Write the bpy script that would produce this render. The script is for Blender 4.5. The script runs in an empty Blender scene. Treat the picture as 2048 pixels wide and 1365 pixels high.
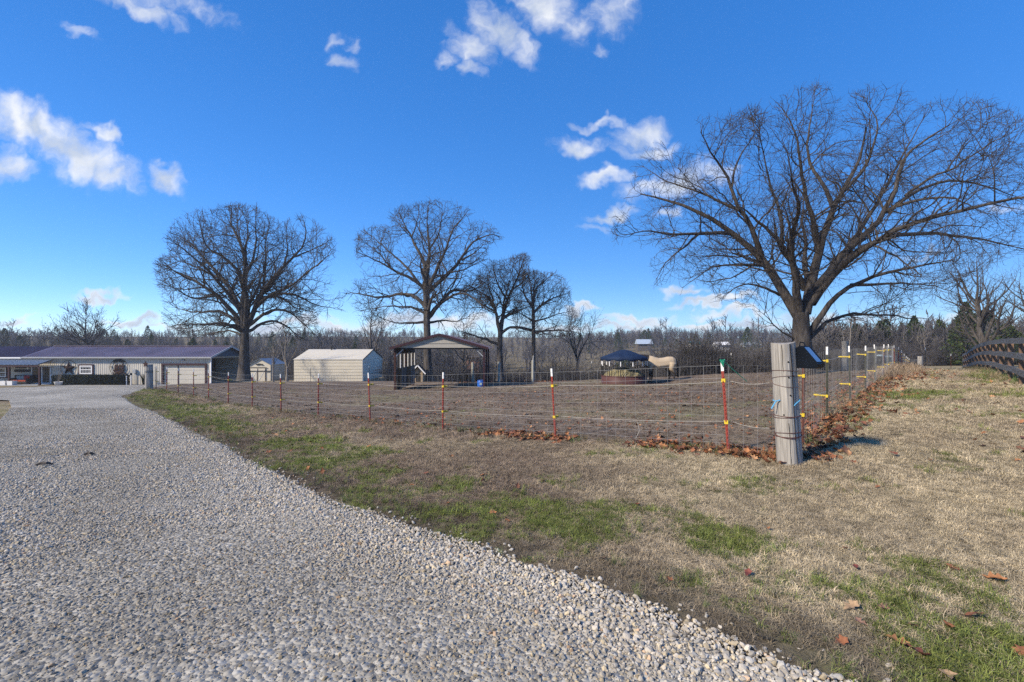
import bpy, bmesh, math, random
import numpy as np
from mathutils import Vector, Matrix, Euler

random.seed(11)
RNG = np.random.default_rng(23)
S = bpy.context.scene
C = S.collection
R = math.radians

# ------------------------------------------------------------------ camera
EYE = 1.5
F = 967.0            # focal length in units of a 2048 px wide frame
cam_d = bpy.data.cameras.new('camera')
cam_d.sensor_width = 36.0
cam_d.lens = 36.0 * F / 2048.0
cam_d.shift_y = 7.5 / 2048.0
cam_d.clip_start = 0.05
cam_d.clip_end = 6000
cam = bpy.data.objects.new('camera', cam_d)
C.objects.link(cam)
cam.location = (0, 0, EYE)
cam.rotation_euler = (R(90), 0, 0)
S.camera = cam

# ------------------------------------------------------------------ exposure
S.view_settings.view_transform = 'Standard'
S.view_settings.look = 'None'
S.view_settings.exposure = 0.55
S.view_settings.gamma = 1.0
S.render.resolution_x = 1024
S.render.resolution_y = 682
S.cycles.max_bounces = 4
S.cycles.diffuse_bounces = 2
S.cycles.glossy_bounces = 2
S.cycles.use_denoising = False
S.cycles.sample_clamp_indirect = 3.0
S.cycles.sample_clamp_direct = 8.0
S.cycles.use_adaptive_sampling = True
S.cycles.adaptive_threshold = 0.02
S.cycles.transparent_max_bounces = 8

# ------------------------------------------------------------------ sun
SUN_EL = 35.0
SUN_TRAVEL = Vector((0.86, 0.51, 0)).normalized()       # light travels this way over the ground
sun_d = bpy.data.lights.new('sun', 'SUN')
sun_d.energy = 4.6
sun_d.angle = R(5.0)
sun_d.color = (1.0, 0.89, 0.74)
sun = bpy.data.objects.new('sun', sun_d)
C.objects.link(sun)
tv = Vector((SUN_TRAVEL.x * math.cos(R(SUN_EL)), SUN_TRAVEL.y * math.cos(R(SUN_EL)), -math.sin(R(SUN_EL))))
sun.rotation_euler = tv.to_track_quat('-Z', 'Y').to_euler()
sun.location = (-20, -15, 30)

# ------------------------------------------------------------------ world: daylight sky with scattered small clouds
W = bpy.data.worlds.new('World')
S.world = W
W.use_nodes = True
nt = W.node_tree
nt.nodes.clear()
def N(t, **k):
    n = nt.nodes.new(t)
    for a, b in k.items():
        setattr(n, a, b)
    return n
def L(a, b):
    nt.links.new(a, b)
def mth(op, a, b=None, c=None, clamp=False):
    n = N('ShaderNodeMath', operation=op, use_clamp=clamp)
    for i, v in enumerate((a, b, c)):
        if v is None: continue
        if isinstance(v, (int, float)): n.inputs[i].default_value = v
        else: L(v, n.inputs[i])
    return n.outputs[0]
W.cycles.sampling_method = 'NONE'
out = N('ShaderNodeOutputWorld')
bg = N('ShaderNodeBackground')
bg.inputs['Strength'].default_value = 0.14
L(bg.outputs[0], out.inputs[0])
sky = N('ShaderNodeTexSky', sky_type='NISHITA')
sky.sun_disc = False
sky.sun_elevation = R(SUN_EL)
sky.sun_rotation = math.atan2(SUN_TRAVEL.x, -SUN_TRAVEL.y)
sky.air_density = 0.6
sky.dust_density = 0.0
sky.ozone_density = 3.0
sky.altitude = 300
# the same even tone treatment over the whole sky: richer blue, gentler range from zenith to horizon
sh = N('ShaderNodeSeparateColor', mode='HSV'); ch_ = N('ShaderNodeCombineColor', mode='HSV')
L(sky.outputs[0], sh.inputs[0])
L(mth('ADD', sh.outputs[0], 0.003), ch_.inputs[0])
L(mth('MULTIPLY', sh.outputs[1], 1.27, clamp=True), ch_.inputs[1])
L(mth('MULTIPLY', mth('POWER', sh.outputs[2], 0.50), 2.34), ch_.inputs[2])
tc = N('ShaderNodeTexCoord')
sep = N('ShaderNodeSeparateXYZ')
L(tc.outputs['Generated'], sep.inputs[0])
ys = mth('MAXIMUM', sep.outputs[1], 0.05)
u = mth('DIVIDE', sep.outputs[0], ys)
v = mth('DIVIDE', sep.outputs[2], ys)
front = mth('GREATER_THAN', sep.outputs[1], 0.06)
uv = N('ShaderNodeCombineXYZ')
L(u, uv.inputs[0]); L(v, uv.inputs[1])
def noise(vec, scale, detail, rough=0.55, dist=0.0):
    n = N('ShaderNodeTexNoise')
    n.inputs['Scale'].default_value = scale
    n.inputs['Detail'].default_value = detail
    n.inputs['Roughness'].default_value = rough
    n.inputs['Distortion'].default_value = dist
    L(vec, n.inputs['Vector'])
    return n
def vmath(op, a, b):
    n = N('ShaderNodeVectorMath', operation=op)
    for i, q in enumerate((a, b)):
        if isinstance(q, (tuple, list)): n.inputs[i].default_value = q
        else: L(q, n.inputs[i])
    return n.outputs[0]
w1 = noise(uv.outputs[0], 9.0, 3, 0.6)
w2 = noise(uv.outputs[0], 34.0, 2, 0.6)
warp = vmath('SCALE', vmath('SUBTRACT', w1.outputs['Color'], (0.5, 0.5, 0.5)), (0, 0, 0))
warp.node.inputs['Scale'].default_value = 0.10
warp2 = vmath('SCALE', vmath('SUBTRACT', w2.outputs['Color'], (0.5, 0.5, 0.5)), (0, 0, 0))
warp2.node.inputs['Scale'].default_value = 0.030
uvw = vmath('ADD', vmath('ADD', uv.outputs[0], warp), warp2)
# every small cloud: place on the sky (px of the frame turned to a direction), half sizes, tilt, opacity
CLOUDS = [
 (60, 250, 95, 42, -18, 1.0), (150, 305, 110, 40, -28, 1.0), (215, 352, 55, 24, -20, .95), (20, 330, 42, 28, -25, .9), (205, 262, 32, 13, -20, .8),
 (333, 360, 36, 22, -35, .85), (285, 15, 75, 22, -25, .75), (245, -20, 130, 28, -15, .7), (165, 58, 34, 12, -35, .5), (400, 10, 70, 20, -30, .55),
 
 (665, 90, 24, 14, 50, .55), (705, 95, 16, 18, -20, .5), (685, 128, 30, 14, -20, .6),
 (990, 55, 48, 36, -40, .95), (945, 95, 42, 24, -30, .8), (895, 115, 22, 14, 0, .7), (1045, 95, 36, 28, -40, .75), (1090, 25, 60, 40, -35, .85),
 (1145, 60, 36, 30, -40, .6), (1225, 20, 62, 40, 30, .7), (945, 140, 26, 16, -30, .6), (1205, 105, 17, 11, -20, .5),
 (1160, 293, 50, 17, 0, .9), (1195, 245, 62, 9, 5, .6), (1285, 262, 42, 28, 20, .85), (1290, 295, 50, 15, 5, .9),
 (1212, 352, 38, 14, 0, .95), (1228, 425, 36, 11, 5, .8), (1190, 450, 28, 8, -10, .5),
 (1345, 365, 82, 24, 12, .9), (1440, 350, 40, 18, 0, .6), (1330, 435, 30, 12, 0, .8), (1995, 410, 34, 12, 0, .6),
 (1370, 588, 40, 7, 0, .8), (1425, 607, 68, 7, 4, .9), (1470, 627, 60, 8, 0, .85), (1275, 636, 56, 8, 2, 1.0), (1245, 652, 60, 6, 0, .8), (1420, 648, 90, 6, 0, .7), (1840, 506, 60, 6, 4, .7), (1500, 655, 90, 7, 0, .8),
 (1160, 620, 30, 7, 0, .8), (1120, 655, 120, 8, 0, .7), (205, 596, 42, 7, 0, .8), (30, 638, 34, 6, 0, .8), (265, 643, 48, 7, 0, .85), (560, 645, 70, 12, 0, .9), (660, 655, 60, 9, 0, .8), (860, 640, 160, 14, 0, .8),
 (340, 655, 70, 6, 0, .6), (1650, 640, 120, 8, 0, .6), (1900, 640, 120, 8, 0, .6),
]
dens = None
under = None
for (px, py, rx, ry, ang, op) in CLOUDS:
    cu, cv = (px - 1024) / F, (690 - py) / F
    if py > 560: op = min(1.25, op * 1.4)
    m = N('ShaderNodeMapping', vector_type='TEXTURE')
    m.inputs['Location'].default_value = (cu, cv, 0)
    m.inputs['Rotation'].default_value = (0, 0, R(ang))
    m.inputs['Scale'].default_value = (rx * 1.45 / F, ry * 1.45 / F, 1)
    L(uvw, m.inputs['Vector'])
    ln = N('ShaderNodeVectorMath', operation='LENGTH')
    L(m.outputs[0], ln.inputs[0])
    mr = N('ShaderNodeMapRange', interpolation_type='SMOOTHSTEP')
    mr.inputs['From Min'].default_value = 1.45
    mr.inputs['From Max'].default_value = 0.0
    mr.inputs['To Min'].default_value = 0
    mr.inputs['To Max'].default_value = op
    L(ln.outputs['Value'], mr.inputs['Value'])
    o = mr.outputs[0]
    dens = o if dens is None else mth('MAXIMUM', dens, o)
fine = noise(uvw, 17.0, 5, 0.62)
core = mth('MULTIPLY_ADD', mth('SUBTRACT', fine.outputs['Fac'], 0.5), 1.15, dens)
cmr = N('ShaderNodeMapRange', interpolation_type='SMOOTHSTEP')
cmr.inputs['From Min'].default_value = 0.12
cmr.inputs['From Max'].default_value = 1.20
L(core, cmr.inputs['Value'])
any_ = N('ShaderNodeMapRange', interpolation_type='SMOOTHSTEP')
any_.inputs['From Min'].default_value = 0.02
any_.inputs['From Max'].default_value = 0.30
L(dens, any_.inputs['Value'])
dens_f = mth('MULTIPLY', mth('MULTIPLY', cmr.outputs[0], any_.outputs[0]), front)
# the rest of the sky, behind the camera: the same kind of scattered cloud on a flat layer
zs = mth('MAXIMUM', sep.outputs[2], 0.04)
pl = N('ShaderNodeCombineXYZ')
L(mth('DIVIDE', sep.outputs[0], zs), pl.inputs[0]); L(mth('DIVIDE', sep.outputs[1], zs), pl.inputs[1])
bn = noise(pl.outputs[0], 0.9, 4, 0.6)
bmr = N('ShaderNodeMapRange', interpolation_type='SMOOTHSTEP')
bmr.inputs['From Min'].default_value = 0.56
bmr.inputs['From Max'].default_value = 0.72
L(bn.outputs['Fac'], bmr.inputs['Value'])
back = mth('MULTIPLY', bmr.outputs[0], mth('SUBTRACT', 1.0, front))
alpha = mth('MULTIPLY', mth('MAXIMUM', dens_f, back), 0.95, clamp=True)
tone = noise(uvw, 13.0, 1, 0.5)
cr = N('ShaderNodeValToRGB')
cr.color_ramp.elements[0].position = 0.36
cr.color_ramp.elements[0].color = (3.1, 3.45, 4.0, 1)
cr.color_ramp.elements[1].position = 0.60
cr.color_ramp.elements[1].color = (5.0, 5.05, 5.1, 1)
L(mth('MULTIPLY_ADD', mth('SUBTRACT', 0.75, dens), 0.28, tone.outputs['Fac']), cr.inputs[0])
mx = N('ShaderNodeMix', data_type='RGBA')
L(alpha, mx.inputs['Factor'])
L(ch_.outputs[0], mx.inputs[6]); L(cr.outputs[0], mx.inputs[7])
L(mx.outputs[2], bg.inputs['Color'])

# ------------------------------------------------------------------ small numpy tools
def _hash(ix, iy, s):
    h = np.sin(ix * 127.1 + iy * 311.7 + s * 74.7) * 43758.5453
    return h - np.floor(h)
def vnoise(x, y, s=0):
    x = np.asarray(x, float); y = np.asarray(y, float)
    ix = np.floor(x); iy = np.floor(y)
    fx = x - ix; fy = y - iy
    fx = fx * fx * (3 - 2 * fx); fy = fy * fy * (3 - 2 * fy)
    a = _hash(ix, iy, s); b = _hash(ix + 1, iy, s); c = _hash(ix, iy + 1, s); d = _hash(ix + 1, iy + 1, s)
    return (a * (1 - fx) + b * fx) * (1 - fy) + (c * (1 - fx) + d * fx) * fy
def fbm(x, y, s=0, o=4):
    t = 0; a = .5; n = 0
    for i in range(o):
        t = t + a * vnoise(x * 2 ** i, y * 2 ** i, s + i * 3.3); n += a; a *= .55
    return t / n
def sstep(a, b, x):
    t = np.clip((np.asarray(x, float) - a) / (b - a), 0, 1)
    return t * t * (3 - 2 * t)

# ------------------------------------------------------------------ lie of the land (metres; camera stands at the origin, looks along +Y)
FA = np.array((3.55, 6.2)); D1 = np.array((-.747, .664)); D2 = np.array((.655, .756))
def left_s(px):
    k = (px - 1024) / F
    return (FA[0] - FA[1] * k) / (-D1[0] + D1[1] * k)
LEFT_POSTS = [(1457, 905), (1111, 880), (885, 860), (740, 843), (636, 832), (562, 824), (504, 816), (456, 808), (417, 798), (387, 793), (356, 788), (333, 782), (312, 778)]
RIGHT_S = [.95, 3.07, 6.33, 9.6, 12.8, 16.4, 19.6, 23.8, 27.5, 31.5, 35.5, 39, 42, 45]
CTRL = [(0, 0, 0), (0, 3, 0), (3, 3, 0.0), (-3, 3, 0), (6, 1, .08), (-6, 1, -.02), (-10, 6, -.18), (0, -15, 0), (-25, -12, -.1), (20, -10, .3), (8, 5, .12), (12, 7, .3), (FA[0], FA[1], 0.02),
        (-40, 5, -.8), (-20, 15, -.65), (30, 8, .5), (60, 20, .3), (-60, 25, -1.6)]
for px, py in LEFT_POSTS:
    s = left_s(px); p = FA + D1 * s
    CTRL.append((p[0], p[1], EYE - (py - 690) * p[1] / F))
for s, z in ((3.07, .21), (6.33, .2), (9.6, .2), (12.8, .24), (16.4, .24), (19.6, .25), (23.8, .22), (27.5, .1), (31.5, -.12), (35.5, -.38), (39, -.62), (45, -.9), (50, -.98)):
    p = FA + D2 * s; CTRL.append((p[0], p[1], z))
BF0 = np.array((14.35, 13.6)); BFD = np.array((.655, .756))
for s, z in ((-6, .36), (0, .39), (5.5, .39), (10.3, .33), (15, .22), (22.6, -.15), (30, -.48)):
    p = BF0 + BFD * s; CTRL.append((p[0], p[1], z))
CTRL += [(-33, 53, -2.85), (-44, 53, -2.85), (-55, 53, -2.85), (-68, 53, -2.85), (-33, 60, -2.9), (-60, 62, -2.95), (-40, 44, -2.35), (-30, 42, -2.1), (-55, 45, -2.6), (-36, 36, -1.7),
         (-24, 54, -2.6), (-17, 54, -2.6), (-17, 62, -2.75), (-24, 62, -2.75), (-28, 55, -2.62), (-22, 40, -1.62),
         (-7.1, 29, -1.2), (-1.6, 29, -1.08), (-7, 34, -1.42), (-1.5, 34, -1.28), (-7, 40, -1.5), (0, 37, -1.35), (6, 28, -.72), (9, 28, -.72), (3, 20, -.45), (-6, 20, -.85),
         (14.6, 24, .02), (12, 30, -.35), (8, 33, -.75), (18.8, 27.5, .05), (3, 42, -2.2), (12, 38, -1.7), (25, 38, -.8),
         (5, 52, -4.2), (22, 52, -2.3), (10, 72, -6.5), (-10, 75, -5.5), (40, 62, -1.6), (60, 60, -1.0), (-25, 85, -4), (-60, 90, -4), (62, 95, -1.2), (100, 80, -.3),
         (30, 100, -6.0), (60, 140, -4.0), (20, 140, -4.6), (50, 180, -1.5), (80, 180, -1), (80, 240, 2.0), (40, 240, .6), (120, 300, 4), (0, 200, -3), (0, 300, 4.0), (-80, 160, -1.2), (-160, 200, 2.2), (-80, 260, 4.2), (150, 160, 1), (200, 260, 3.5), (-250, 300, 6)]
CTRL = np.array(CTRL, float)
def tps_fit(P, z, lam=0.6):
    n = len(P)
    d = np.linalg.norm(P[:, None] - P[None], axis=2)
    K = np.where(d > 0, d ** 2 * np.log(d + 1e-9), 0) + np.eye(n) * lam
    Q = np.hstack([np.ones((n, 1)), P])
    A = np.zeros((n + 3, n + 3)); A[:n, :n] = K; A[:n, n:] = Q; A[n:, :n] = Q.T
    b = np.zeros(n + 3); b[:n] = z
    return np.linalg.solve(A, b)
_sc = 20.0
_w = tps_fit(CTRL[:, :2] / _sc, CTRL[:, 2], 0.004)
def gz(x, y):
    x = np.atleast_1d(np.asarray(x, float)); y = np.atleast_1d(np.asarray(y, float))
    shp = x.shape
    xf = x.ravel() / _sc; yf = y.ravel() / _sc
    o = np.empty(len(xf))
    for i in range(0, len(xf), 20000):
        d2 = (xf[i:i + 20000, None] - CTRL[None, :, 0] / _sc) ** 2 + (yf[i:i + 20000, None] - CTRL[None, :, 1] / _sc) ** 2
        Kv = np.where(d2 > 1e-12, .5 * d2 * np.log(d2 + 1e-12), 0)
        o[i:i + 20000] = Kv @ _w[:-3] + _w[-3] + _w[-2] * xf[i:i + 20000] + _w[-1] * yf[i:i + 20000]
    o = o.reshape(shp)
    r = np.hypot(x, y - 40)
    t = sstep(230, 480, r)
    far = 5.0 + 4 * fbm(x / 240, y / 240, 4, 3)
    behind = sstep(-25, -70, y)
    far = far * (1 - behind) + 0.0 * behind
    t = np.maximum(t, behind)
    return o * (1 - t) + far * t
def g1(x, y):
    return float(gz([x], [y])[0])
def pix(px, py, it=14):
    """ground point seen at a pixel of the photograph"""
    k = (px - 1024) / F; Y = 8.0
    for _ in range(it):
        z = g1(k * Y, Y)
        Yn = (EYE - z) * F / max(py - 690, 1)
        Y = .5 * Y + .5 * Yn
    return np.array((k * Y, Y))
def at(px, py, Y):
    return Vector(((px - 1024) / F * Y, Y, EYE - (py - 690) / F * Y))

# edge of the gravel drive, as x over y
_e = [(1686, 1365), (1604, 1340), (1502, 1299), (1400, 1261), (1300, 1219), (1198, 1181), (1139, 1155), (1037, 1131), (949, 1090), (817, 1055), (740, 1024), (661, 1000), (594, 970), (515, 929), (430, 885), (370, 855), (310, 826), (268, 806), (246, 792)]
_ep = np.array([pix(*q) for q in _e])
XR_Y = np.concatenate([[-8, 0.0], _ep[:, 1], [27.2, 34, 40, 46, 52.8]])
XR_X = np.concatenate([[6.5, 3.2], _ep[:, 0], [-20.6, -23.8, -27.0, -30.0, -33.2]])
_o = np.argsort(XR_Y); XR_Y = XR_Y[_o]; XR_X = XR_X[_o]
def xr(y):
    return np.interp(y, XR_Y, XR_X) - .06 + .07 * (vnoise(np.asarray(y) * 2.1, 0, 5) - .5) + .10 * (vnoise(np.asarray(y) * .7, 0, 6) - .5)
XL_Y = [-8, 5, 13.2, 17, 19.8, 20.6, 22, 38, 40, 42, 46, 49, 52.8]
XL_X = [-9, -9.5, -14, -17.6, -20.6, -26, -64, -64, -60, -45, -45.5, -46.6, -47.5]
def xl(y):
    return np.interp(y, XL_Y, XL_X)
def edge_d(x, y):
    dy = .4
    sl = (xr(np.asarray(y) + dy) - xr(np.asarray(y) - dy)) / (2 * dy)
    return (x - xr(y)) / np.sqrt(1 + sl ** 2)
def in_drive(x, y):
    return (x < xr(y)) & (x > xl(y)) & (y < 52.8) & (y > -8)

# colour of the ground cover: dead lawn, bare paddock soil, green patches, dark thatch along the drive (linear rgb)
def ground_col(x, y, split=False):
    x = np.asarray(x, float); y = np.asarray(y, float)
    d = edge_d(x, y)
    q1 = (x - FA[0]) * D2[0] + (y - FA[1]) * D2[1]
    q2 = (x - FA[0]) * D1[0] + (y - FA[1]) * D1[1]
    pad = sstep(-.05, .5, q1) * sstep(-.05, .4, q2) * (q2 < 60) * sstep(62, 56, y)
    n1 = fbm(x / 1.7, y / 1.7, 1, 4); n2 = fbm(x / 5.5, y / 5.5, 7, 4); n3 = fbm(x / .55, y / .55, 15, 3); n4 = fbm(x * 7, y * 7, 33, 2)
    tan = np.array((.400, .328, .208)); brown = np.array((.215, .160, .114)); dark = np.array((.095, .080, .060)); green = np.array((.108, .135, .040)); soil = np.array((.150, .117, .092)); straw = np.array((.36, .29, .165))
    right = sstep(-1.5, 3.5, x - .25 * y + 1.2)
    m = np.clip(right * .62 + (n1 - .5) * 1.5 + (n2 - .5) * 1.3 + .26, 0, 1)[..., None]
    c = brown * (1 - m) + tan * m
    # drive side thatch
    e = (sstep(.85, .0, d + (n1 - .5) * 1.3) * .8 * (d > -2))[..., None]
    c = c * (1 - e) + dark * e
    e2 = (sstep(.62, .44, n2 * .5 + n3 * .5) * .30 * (1 - right))[..., None]
    c = c * (1 - e2) + (brown * .55) * e2
    # green
    strip = np.exp(-((d - 1.0) / .85) ** 2) * (.12 + .10 * vnoise(y * .55, d * .4, 19))
    gp = np.exp(-(((x - 17) / 3.0) ** 2 + ((y - 17.2) / 2.2) ** 2)) * .3 + np.exp(-(((x - 8.6 - .55 * (y - 10)) / 4) ** 2 + ((y - 11.8) / 1.5) ** 2)) * .22
    g = sstep(.50, .80, n1 * .35 + n3 * .65 + strip + gp + (n2 - .5) * .15 - .075 * sstep(1.2, 2.4, d) - .07 * sstep(1.3, 2.4, x) * sstep(4.6, 3.4, y))[..., None] * .78
    g = g * (1 - pad[..., None] * .75)
    gg = green * (.75 + .6 * n4[..., None]) + np.array((.03, .02, .0)) * n3[..., None]
    if split: green_out = (g[..., 0], gg); g = g * 0
    c = c * (1 - g) + gg * g
    # paddock: trampled soil with thin dead grass
    pm = np.clip((n2 - .5) * 1.6 + (n1 - .5) * 1.4 + .45, 0, 1)[..., None]
    pc = soil * (1 - pm) + np.array((.235, .180, .128)) * pm
    pg = (sstep(.56, .70, n1 * .5 + n2 * .5) * .40)[..., None]
    pc = pc * (1 - pg) + np.array((.13, .14, .065)) * pg
    pd = sstep(.62, .78, fbm(x / .9 + 40, y / .7, 61, 3))[..., None] * .55
    pc = pc * (1 - pd) + np.array((.060, .045, .034)) * pd
    c = c * (1 - pad[..., None]) + pc * pad[..., None]
    # meadows further off
    far = sstep(40, 75, np.hypot(x, y))[..., None]
    meadow = np.array((.25, .205, .125)) * (.8 + .5 * n2[..., None])
    hill = sstep(70, 110, y)[..., None]
    meadow = meadow * (1 - hill * .35)
    c = c * (1 - far) + meadow * far
    c = c * (.70 + .60 * n4[..., None])
    return (c, green_out[0], green_out[1]) if split else c

# ------------------------------------------------------------------ scene tools
def tag(o, label=None, cat=None, group=None, kind=None):
    if label: o['label'] = label
    if cat: o['category'] = cat
    if group: o['group'] = group
    if kind: o['kind'] = kind
    return o
def empty(name, loc=(0, 0, 0), rz=0, label=None, cat=None, group=None):
    o = bpy.data.objects.new(name, None)
    C.objects.link(o)
    o.location = loc; o.rotation_euler = (0, 0, rz)
    o.empty_display_size = .2
    return tag(o, label, cat, group)
def link(name, me, parent=None, loc=None, rot=None):
    o = bpy.data.objects.new(name, me)
    C.objects.link(o)
    if parent is not None: o.parent = parent
    if loc is not None: o.location = loc
    if rot is not None: o.rotation_euler = rot
    return o
def copy_tree(o, parent=None):
    c = o.copy(); C.objects.link(c)
    if parent is not None: c.parent = parent
    for ch in o.children: copy_tree(ch, c)
    return c
class MB:
    def __init__(s):
        s.v = []; s.f = []
    def add(s, vs, fs):
        b = len(s.v); s.v.extend([tuple(p) for p in vs]); s.f.extend([tuple(b + i for i in q) for q in fs]); return s
    def box(s, c, d, rot=None, taper=1.0):
        hx, hy, hz = d[0] / 2, d[1] / 2, d[2] / 2
        vs = [Vector((x * hx * (taper if z > 0 else 1), y * hy * (taper if z > 0 else 1), z * hz)) for z in (-1, 1) for x, y in ((-1, -1), (1, -1), (1, 1), (-1, 1))]
        if rot is not None:
            m = rot if isinstance(rot, Matrix) else Euler(rot).to_matrix()
            vs = [m @ q for q in vs]
        c = Vector(c)
        return s.add([q + c for q in vs], [(3, 2, 1, 0), (4, 5, 6, 7), (0, 1, 5, 4), (1, 2, 6, 5), (2, 3, 7, 6), (3, 0, 4, 7)])
    def bar(s, a, b, w, h, up=(0, 0, 1)):
        a = Vector(a); b = Vector(b); d = (b - a).normalized(); up = Vector(up)
        if abs(d.dot(up)) > .98: up = Vector((1, 0, 0))
        x = d.cross(up).normalized() * w / 2; y = x.cross(d).normalized() * h / 2
        vs = [a - x - y, a + x - y, a + x + y, a - x + y, b - x - y, b + x - y, b + x + y, b - x + y]
        return s.add(vs, [(3, 2, 1, 0), (4, 5, 6, 7), (0, 1, 5, 4), (1, 2, 6, 5), (2, 3, 7, 6), (3, 0, 4, 7)])
    def tube(s, pts, r, n=6, cap=True):
        pts = [Vector(p) for p in pts]; K = len(pts)
        rr = r if isinstance(r, (list, tuple)) else [r] * K
        vs = []; fs = []; ref = None
        for i, p in enumerate(pts):
            t = (pts[min(i + 1, K - 1)] - pts[max(i - 1, 0)]).normalized()
            if ref is None: ref = t.orthogonal().normalized()
            x = (ref - t * ref.dot(t))
            x = x.normalized() if x.length > 1e-5 else t.orthogonal().normalized()
            ref = x; y = t.cross(x)
            for j in range(n):
                a = 2 * math.pi * j / n
                vs.append(p + (x * math.cos(a) + y * math.sin(a)) * rr[i])
        for i in range(K - 1):
            for j in range(n):
                fs.append((i * n + j, i * n + (j + 1) % n, (i + 1) * n + (j + 1) % n, (i + 1) * n + j))
        if cap:
            fs.append(tuple(range(n - 1, -1, -1))); fs.append(tuple((K - 1) * n + j for j in range(n)))
        return s.add(vs, fs)
    def lathe(s, prof, n=16, c=(0, 0, 0)):
        vs = [(c[0] + r * math.cos(2 * math.pi * j / n), c[1] + r * math.sin(2 * math.pi * j / n), c[2] + z) for r, z in prof for j in range(n)]
        fs = [(i * n + j, i * n + (j + 1) % n, (i + 1) * n + (j + 1) % n, (i + 1) * n + j) for i in range(len(prof) - 1) for j in range(n)]
        return s.add(vs, fs)
    def prism(s, poly, depth_vec):
        n = len(poly); d = Vector(depth_vec)
        vs = [Vector(p) for p in poly] + [Vector(p) + d for p in poly]
        fs = [tuple(range(n - 1, -1, -1)), tuple(range(n, 2 * n))] + [(i, (i + 1) % n, n + (i + 1) % n, n + i) for i in range(n)]
        return s.add(vs, fs)
    def mesh(s, name, mat, smooth=False):
        me = bpy.data.meshes.new(name)
        me.from_pydata(s.v, [], s.f)
        me.update()
        bm = bmesh.new(); bm.from_mesh(me); bmesh.ops.recalc_face_normals(bm, faces=bm.faces); bm.to_mesh(me); bm.free()
        if mat is not None: me.materials.append(mat)
        if smooth: me.polygons.foreach_set('use_smooth', [True] * len(me.polygons))
        return me
    def build(s, name, mat, parent=None, smooth=False, loc=None, rot=None):
        return link(name, s.mesh(name, mat, smooth), parent, loc, rot)
def np_mesh(name, V, Fq, mat=None, smooth=False):
    """V (n,3), Fq (m,4) or (m,3) arrays"""
    me = bpy.data.meshes.new(name)
    V = np.asarray(V, np.float32); Fq = np.asarray(Fq, np.int32)
    k = Fq.shape[1]
    me.vertices.add(len(V)); me.vertices.foreach_set('co', V.ravel())
    me.loops.add(Fq.size); me.loops.foreach_set('vertex_index', Fq.ravel())
    me.polygons.add(len(Fq)); me.polygons.foreach_set('loop_start', np.arange(0, Fq.size, k, dtype=np.int32))
    me.polygons.foreach_set('loop_total', np.full(len(Fq), k, np.int32))
    if smooth: me.polygons.foreach_set('use_smooth', np.ones(len(Fq), bool))
    me.update(calc_edges=True)
    me.validate()
    if mat is not None: me.materials.append(mat)
    return me

# ------------------------------------------------------------------ materials
def mat(name, col, rough=.7, metal=0, var=.12, scale=6, bump=0.0, bscale=40, spec=.3, coords='Object', stretch=None, col2=None, detail=4):
    m = bpy.data.materials.new(name); m.use_nodes = True
    t = m.node_tree; b = t.nodes['Principled BSDF']
    b.inputs['Roughness'].default_value = rough; b.inputs['Metallic'].default_value = metal
    b.inputs['Specular IOR Level'].default_value = spec
    tcn = t.nodes.new('ShaderNodeTexCoord'); src = tcn.outputs[coords]
    if stretch:
        mp = t.nodes.new('ShaderNodeMapping'); mp.inputs['Scale'].default_value = stretch
        t.links.new(src, mp.inputs[0]); src = mp.outputs[0]
    n = t.nodes.new('ShaderNodeTexNoise'); n.inputs['Scale'].default_value = scale; n.inputs['Detail'].default_value = detail
    t.links.new(src, n.inputs['Vector'])
    r = t.nodes.new('ShaderNodeValToRGB')
    c2 = col2 if col2 else tuple(min(1, q * (1 + var)) for q in col)
    c1 = col if col2 else tuple(q * (1 - var) for q in col)
    r.color_ramp.elements[0].position = .3; r.color_ramp.elements[0].color = (*c1, 1)
    r.color_ramp.elements[1].position = .7; r.color_ramp.elements[1].color = (*c2, 1)
    t.links.new(n.outputs['Fac'], r.inputs[0]); t.links.new(r.outputs[0], b.inputs['Base Color'])
    if bump:
        n2 = t.nodes.new('ShaderNodeTexNoise'); n2.inputs['Scale'].default_value = bscale; n2.inputs['Detail'].default_value = 3
        t.links.new(src, n2.inputs['Vector'])
        bp = t.nodes.new('ShaderNodeBump'); bp.inputs['Strength'].default_value = bump; bp.inputs['Distance'].default_value = .02
        t.links.new(n2.outputs['Fac'], bp.inputs['Height']); t.links.new(bp.outputs[0], b.inputs['Normal'])
    return m
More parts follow.
